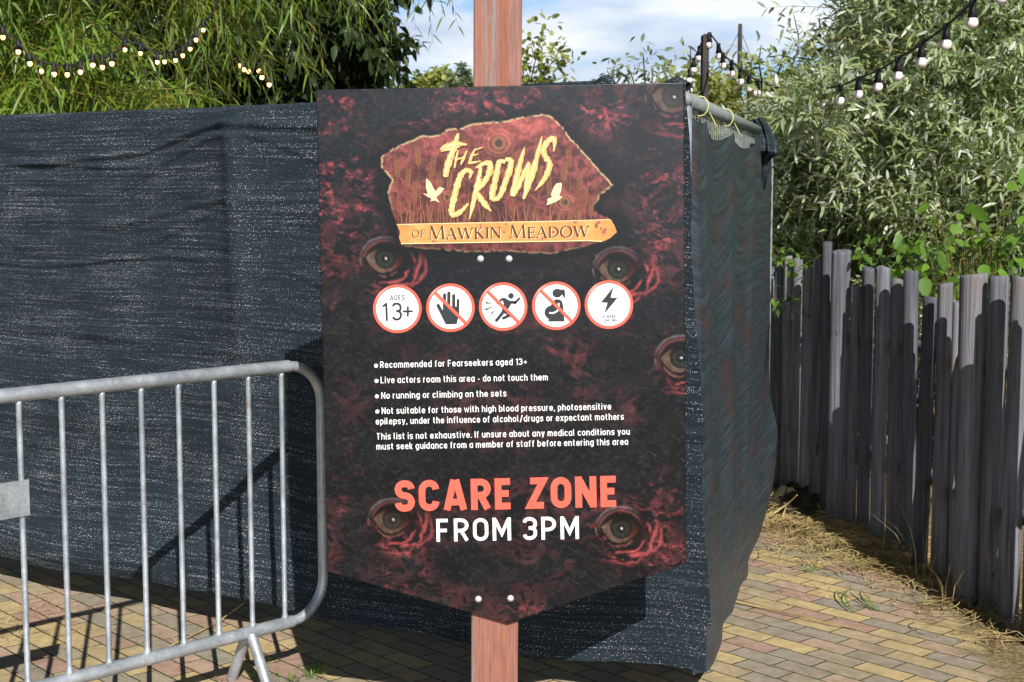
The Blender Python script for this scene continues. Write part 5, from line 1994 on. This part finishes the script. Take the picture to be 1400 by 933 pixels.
# ------------------------------------------------------------------ litter on the ground
def blades(name, specs, material, kind=None, label=None, cat=None):
    """specs: list of (points, width); flat curved blades"""
    V, F = [], []
    for pts, w_ in specs:
        P = np.array(pts)
        n = len(P)
        for i in range(n):
            a = P[min(i + 1, n - 1)] - P[max(i - 1, 0)]
            s = np.array([-a[1], a[0], 0])
            s = s / (np.linalg.norm(s) + 1e-9) * w_ / 2 * (1 - .75 * abs(i / (n - 1) - .4))
            V += [P[i] - s, P[i] + s + np.array([0, 0, w_ * .25])]
            if i: b = len(V); F.append((b - 4, b - 3, b - 1, b - 2))
    o = obj(name, V, F, material)
    return tag(o, label, cat, None, kind)


rng = np.random.default_rng(77)
fx = lambda y: np.interp(y, [5.2, 5.6, 6.4, 7.0, 8.4], [1.90, 1.80, 1.72, 1.55, 1.40])
sp = []
for i in range(2600):
    y = rng.uniform(5.0, 7.8) if rng.random() < .45 else rng.normal(6.7, .45)
    x = fx(y) - abs(rng.normal(0, .17 if y < 6.0 else .30)) + .06
    if x < .75: continue
    L_ = rng.uniform(.03, .24) * (1 if rng.random() < .85 else 1.8)
    a = rng.normal(R(-15), .75) if rng.random() < .7 else rng.uniform(0, math.pi)
    c = rng.normal(0, .5)
    z = .006 + rng.random() * .025 + (.03 * rng.random() if y > 6.3 else 0)
    pts = []
    for t_ in np.linspace(0, 1, 5):
        aa = a + c * t_
        pts.append((x + L_ * t_ * math.cos(aa), y + L_ * t_ * math.sin(aa), z + .02 * math.sin(3.1 * t_) * rng.random() + rng.normal(0, .05) * L_ * t_))
    pts = [(p[0], p[1], max(p[2], .005)) for p in pts]
    sp.append((pts, rng.uniform(.0015, .005)))
for i in range(1600):                      # broken chaff
    y = rng.normal(6.6, .7)
    x = fx(y) - abs(rng.normal(0, .34)) + .05
    if x < .8 or y < 5: continue
    L_ = rng.uniform(.008, .03)
    a = rng.uniform(0, 6.28)
    sp.append(([(x + L_ * t_ * math.cos(a), y + L_ * t_ * math.sin(a), .005 + .008 * rng.random()) for t_ in (0, .5, 1)], rng.uniform(.002, .007)))
blades('straw_litter', sp, M['straw'], 'stuff', 'dry straw and reed litter drifted along the foot of the log fence', 'straw')
sp = []
for i in range(260):
    x, y = rng.uniform(-2.6, .6), rng.uniform(4.2, 5.7)
    if rng.random() < .55: x, y = rng.normal(-1.85, .18), rng.normal(5.25, .2)
    L_ = rng.uniform(.02, .09)
    a = rng.uniform(0, 6.28)
    c = rng.normal(0, 1.6)
    pts = [(x + L_ * t_ * math.cos(a + c * t_), y + L_ * t_ * math.sin(a + c * t_), .005 + .012 * math.sin(3.1 * t_)) for t_ in np.linspace(0, 1, 5)]
    sp.append((pts, rng.uniform(.0015, .003)))
blades('straw_litter', sp, M['straw'], 'stuff', 'scattered dry grass bits on the paving under the barrier', 'straw')


def stem_px(pts, z, r, label, material, name='reed_stem'):
    q = [ground_at(x, y, zz) for (x, y), zz in zip(pts, z)]
    q, _ = smooth_poly(q, [1] * len(q), 6)
    m = MB()
    m.tube(q, [r * (1 - .6 * i / len(q)) for i in range(len(q))], 6)
    return tag(m.build(name, material, None, True), label, 'stem')


stem_px([(982, 818), (1030, 828), (1085, 840), (1130, 852), (1172, 860)], [.008, .01, .014, .01, .008], .005, 'long dry yellow reed stem lying across the paving right of the netting', M['straw'])
stem_px([(215, 891), (255, 873), (292, 853), (318, 836), (334, 824)], [.006, .008, .014, .03, .06], .0035, 'single dry yellow stem poking from under the netting behind the barrier bars', M['straw'])
stem_px([(1046, 709), (1062, 699), (1078, 688), (1090, 677)], [.02, .06, .10, .15], .007, 'thick straw stalk leaning up against the earth heap', M['straw'])
stem_px([(1065, 720), (1070, 706), (1075, 693)], [.01, .05, .09], .006, 'short brown stalk stuck upright beside the leaning straw stalk', M['straw'])

# grass growing out of joints and at the fence
def tuft(c, n, hgt, spread, seed):
    rng = np.random.default_rng(seed)
    sp = []
    for i in range(n):
        a = rng.uniform(0, 6.28)
        b = np.array([c[0], c[1], 0]) + np.array([math.cos(a), math.sin(a), 0]) * rng.uniform(0, spread)
        L_ = hgt * rng.uniform(.5, 1.1)
        o = rng.uniform(.3, 1.1)
        sp.append(([b + np.array([math.cos(a) * o * t_ * t_ * L_, math.sin(a) * o * t_ * t_ * L_, .001 + L_ * t_ * (1 - .35 * t_)]) for t_ in np.linspace(0, 1, 5)], rng.uniform(.003, .006)))
    return sp


sp = []
for i, (x, y, n, hh, s_) in enumerate(((366, 905, 14, .03, .05), (438, 918, 26, .05, .06), (425, 928, 16, .04, .05), (352, 925, 14, .03, .06), (395, 932, 16, .03, .06), (300, 930, 8, .02, .05), (515, 925, 10, .03, .05), (1108, 783, 14, .03, .05), (1120, 780, 8, .02, .04))):
    sp += tuft(ground_at(x, y), n, hh, s_, i)
o = blades('grass', sp, M['leaf_grass'], 'stuff', 'small green grass sprouting from the paving joints', 'grass')
a_ = o.data.attributes.new('tint', 'FLOAT', 'POINT')
a_.data.foreach_set('value', np.random.default_rng(2).random(len(o.data.vertices)).astype(np.float32))
# dry weeds leaning on the logs
g = ground_at(1262, 800)
sp = tuft(g, 8, .5, .06, 91) + tuft(ground_at(1290, 828), 5, .42, .05, 92) + tuft(ground_at(1205, 765), 5, .2, .06, 93)
blades('dry_weeds', sp, M['straw'], None, 'thin dry weeds arching in front of the shaded logs', 'weeds')
g = ground_at(1160, 835)
sp = []
for dx, bend in ((0, .06), (.015, .09), (.09, -.02), (.11, .05), (.10, .02)):
    b = np.array([g[0] + dx, g[1] - .02, .004])
    sp.append(([b + np.array([-.05 * t_ + bend * t_ * t_, .27 * t_, .004 + .012 * math.sin(3 * t_)]) for t_ in np.linspace(0, 1, 6)], .007))
o = blades('grass_blades', sp, M['leaf_grass'], None, 'few dark green grass blades lying on the paving near the log fence', 'grass blades')
a_ = o.data.attributes.new('tint', 'FLOAT', 'POINT')
a_.data.foreach_set('value', np.zeros(len(o.data.vertices), np.float32))
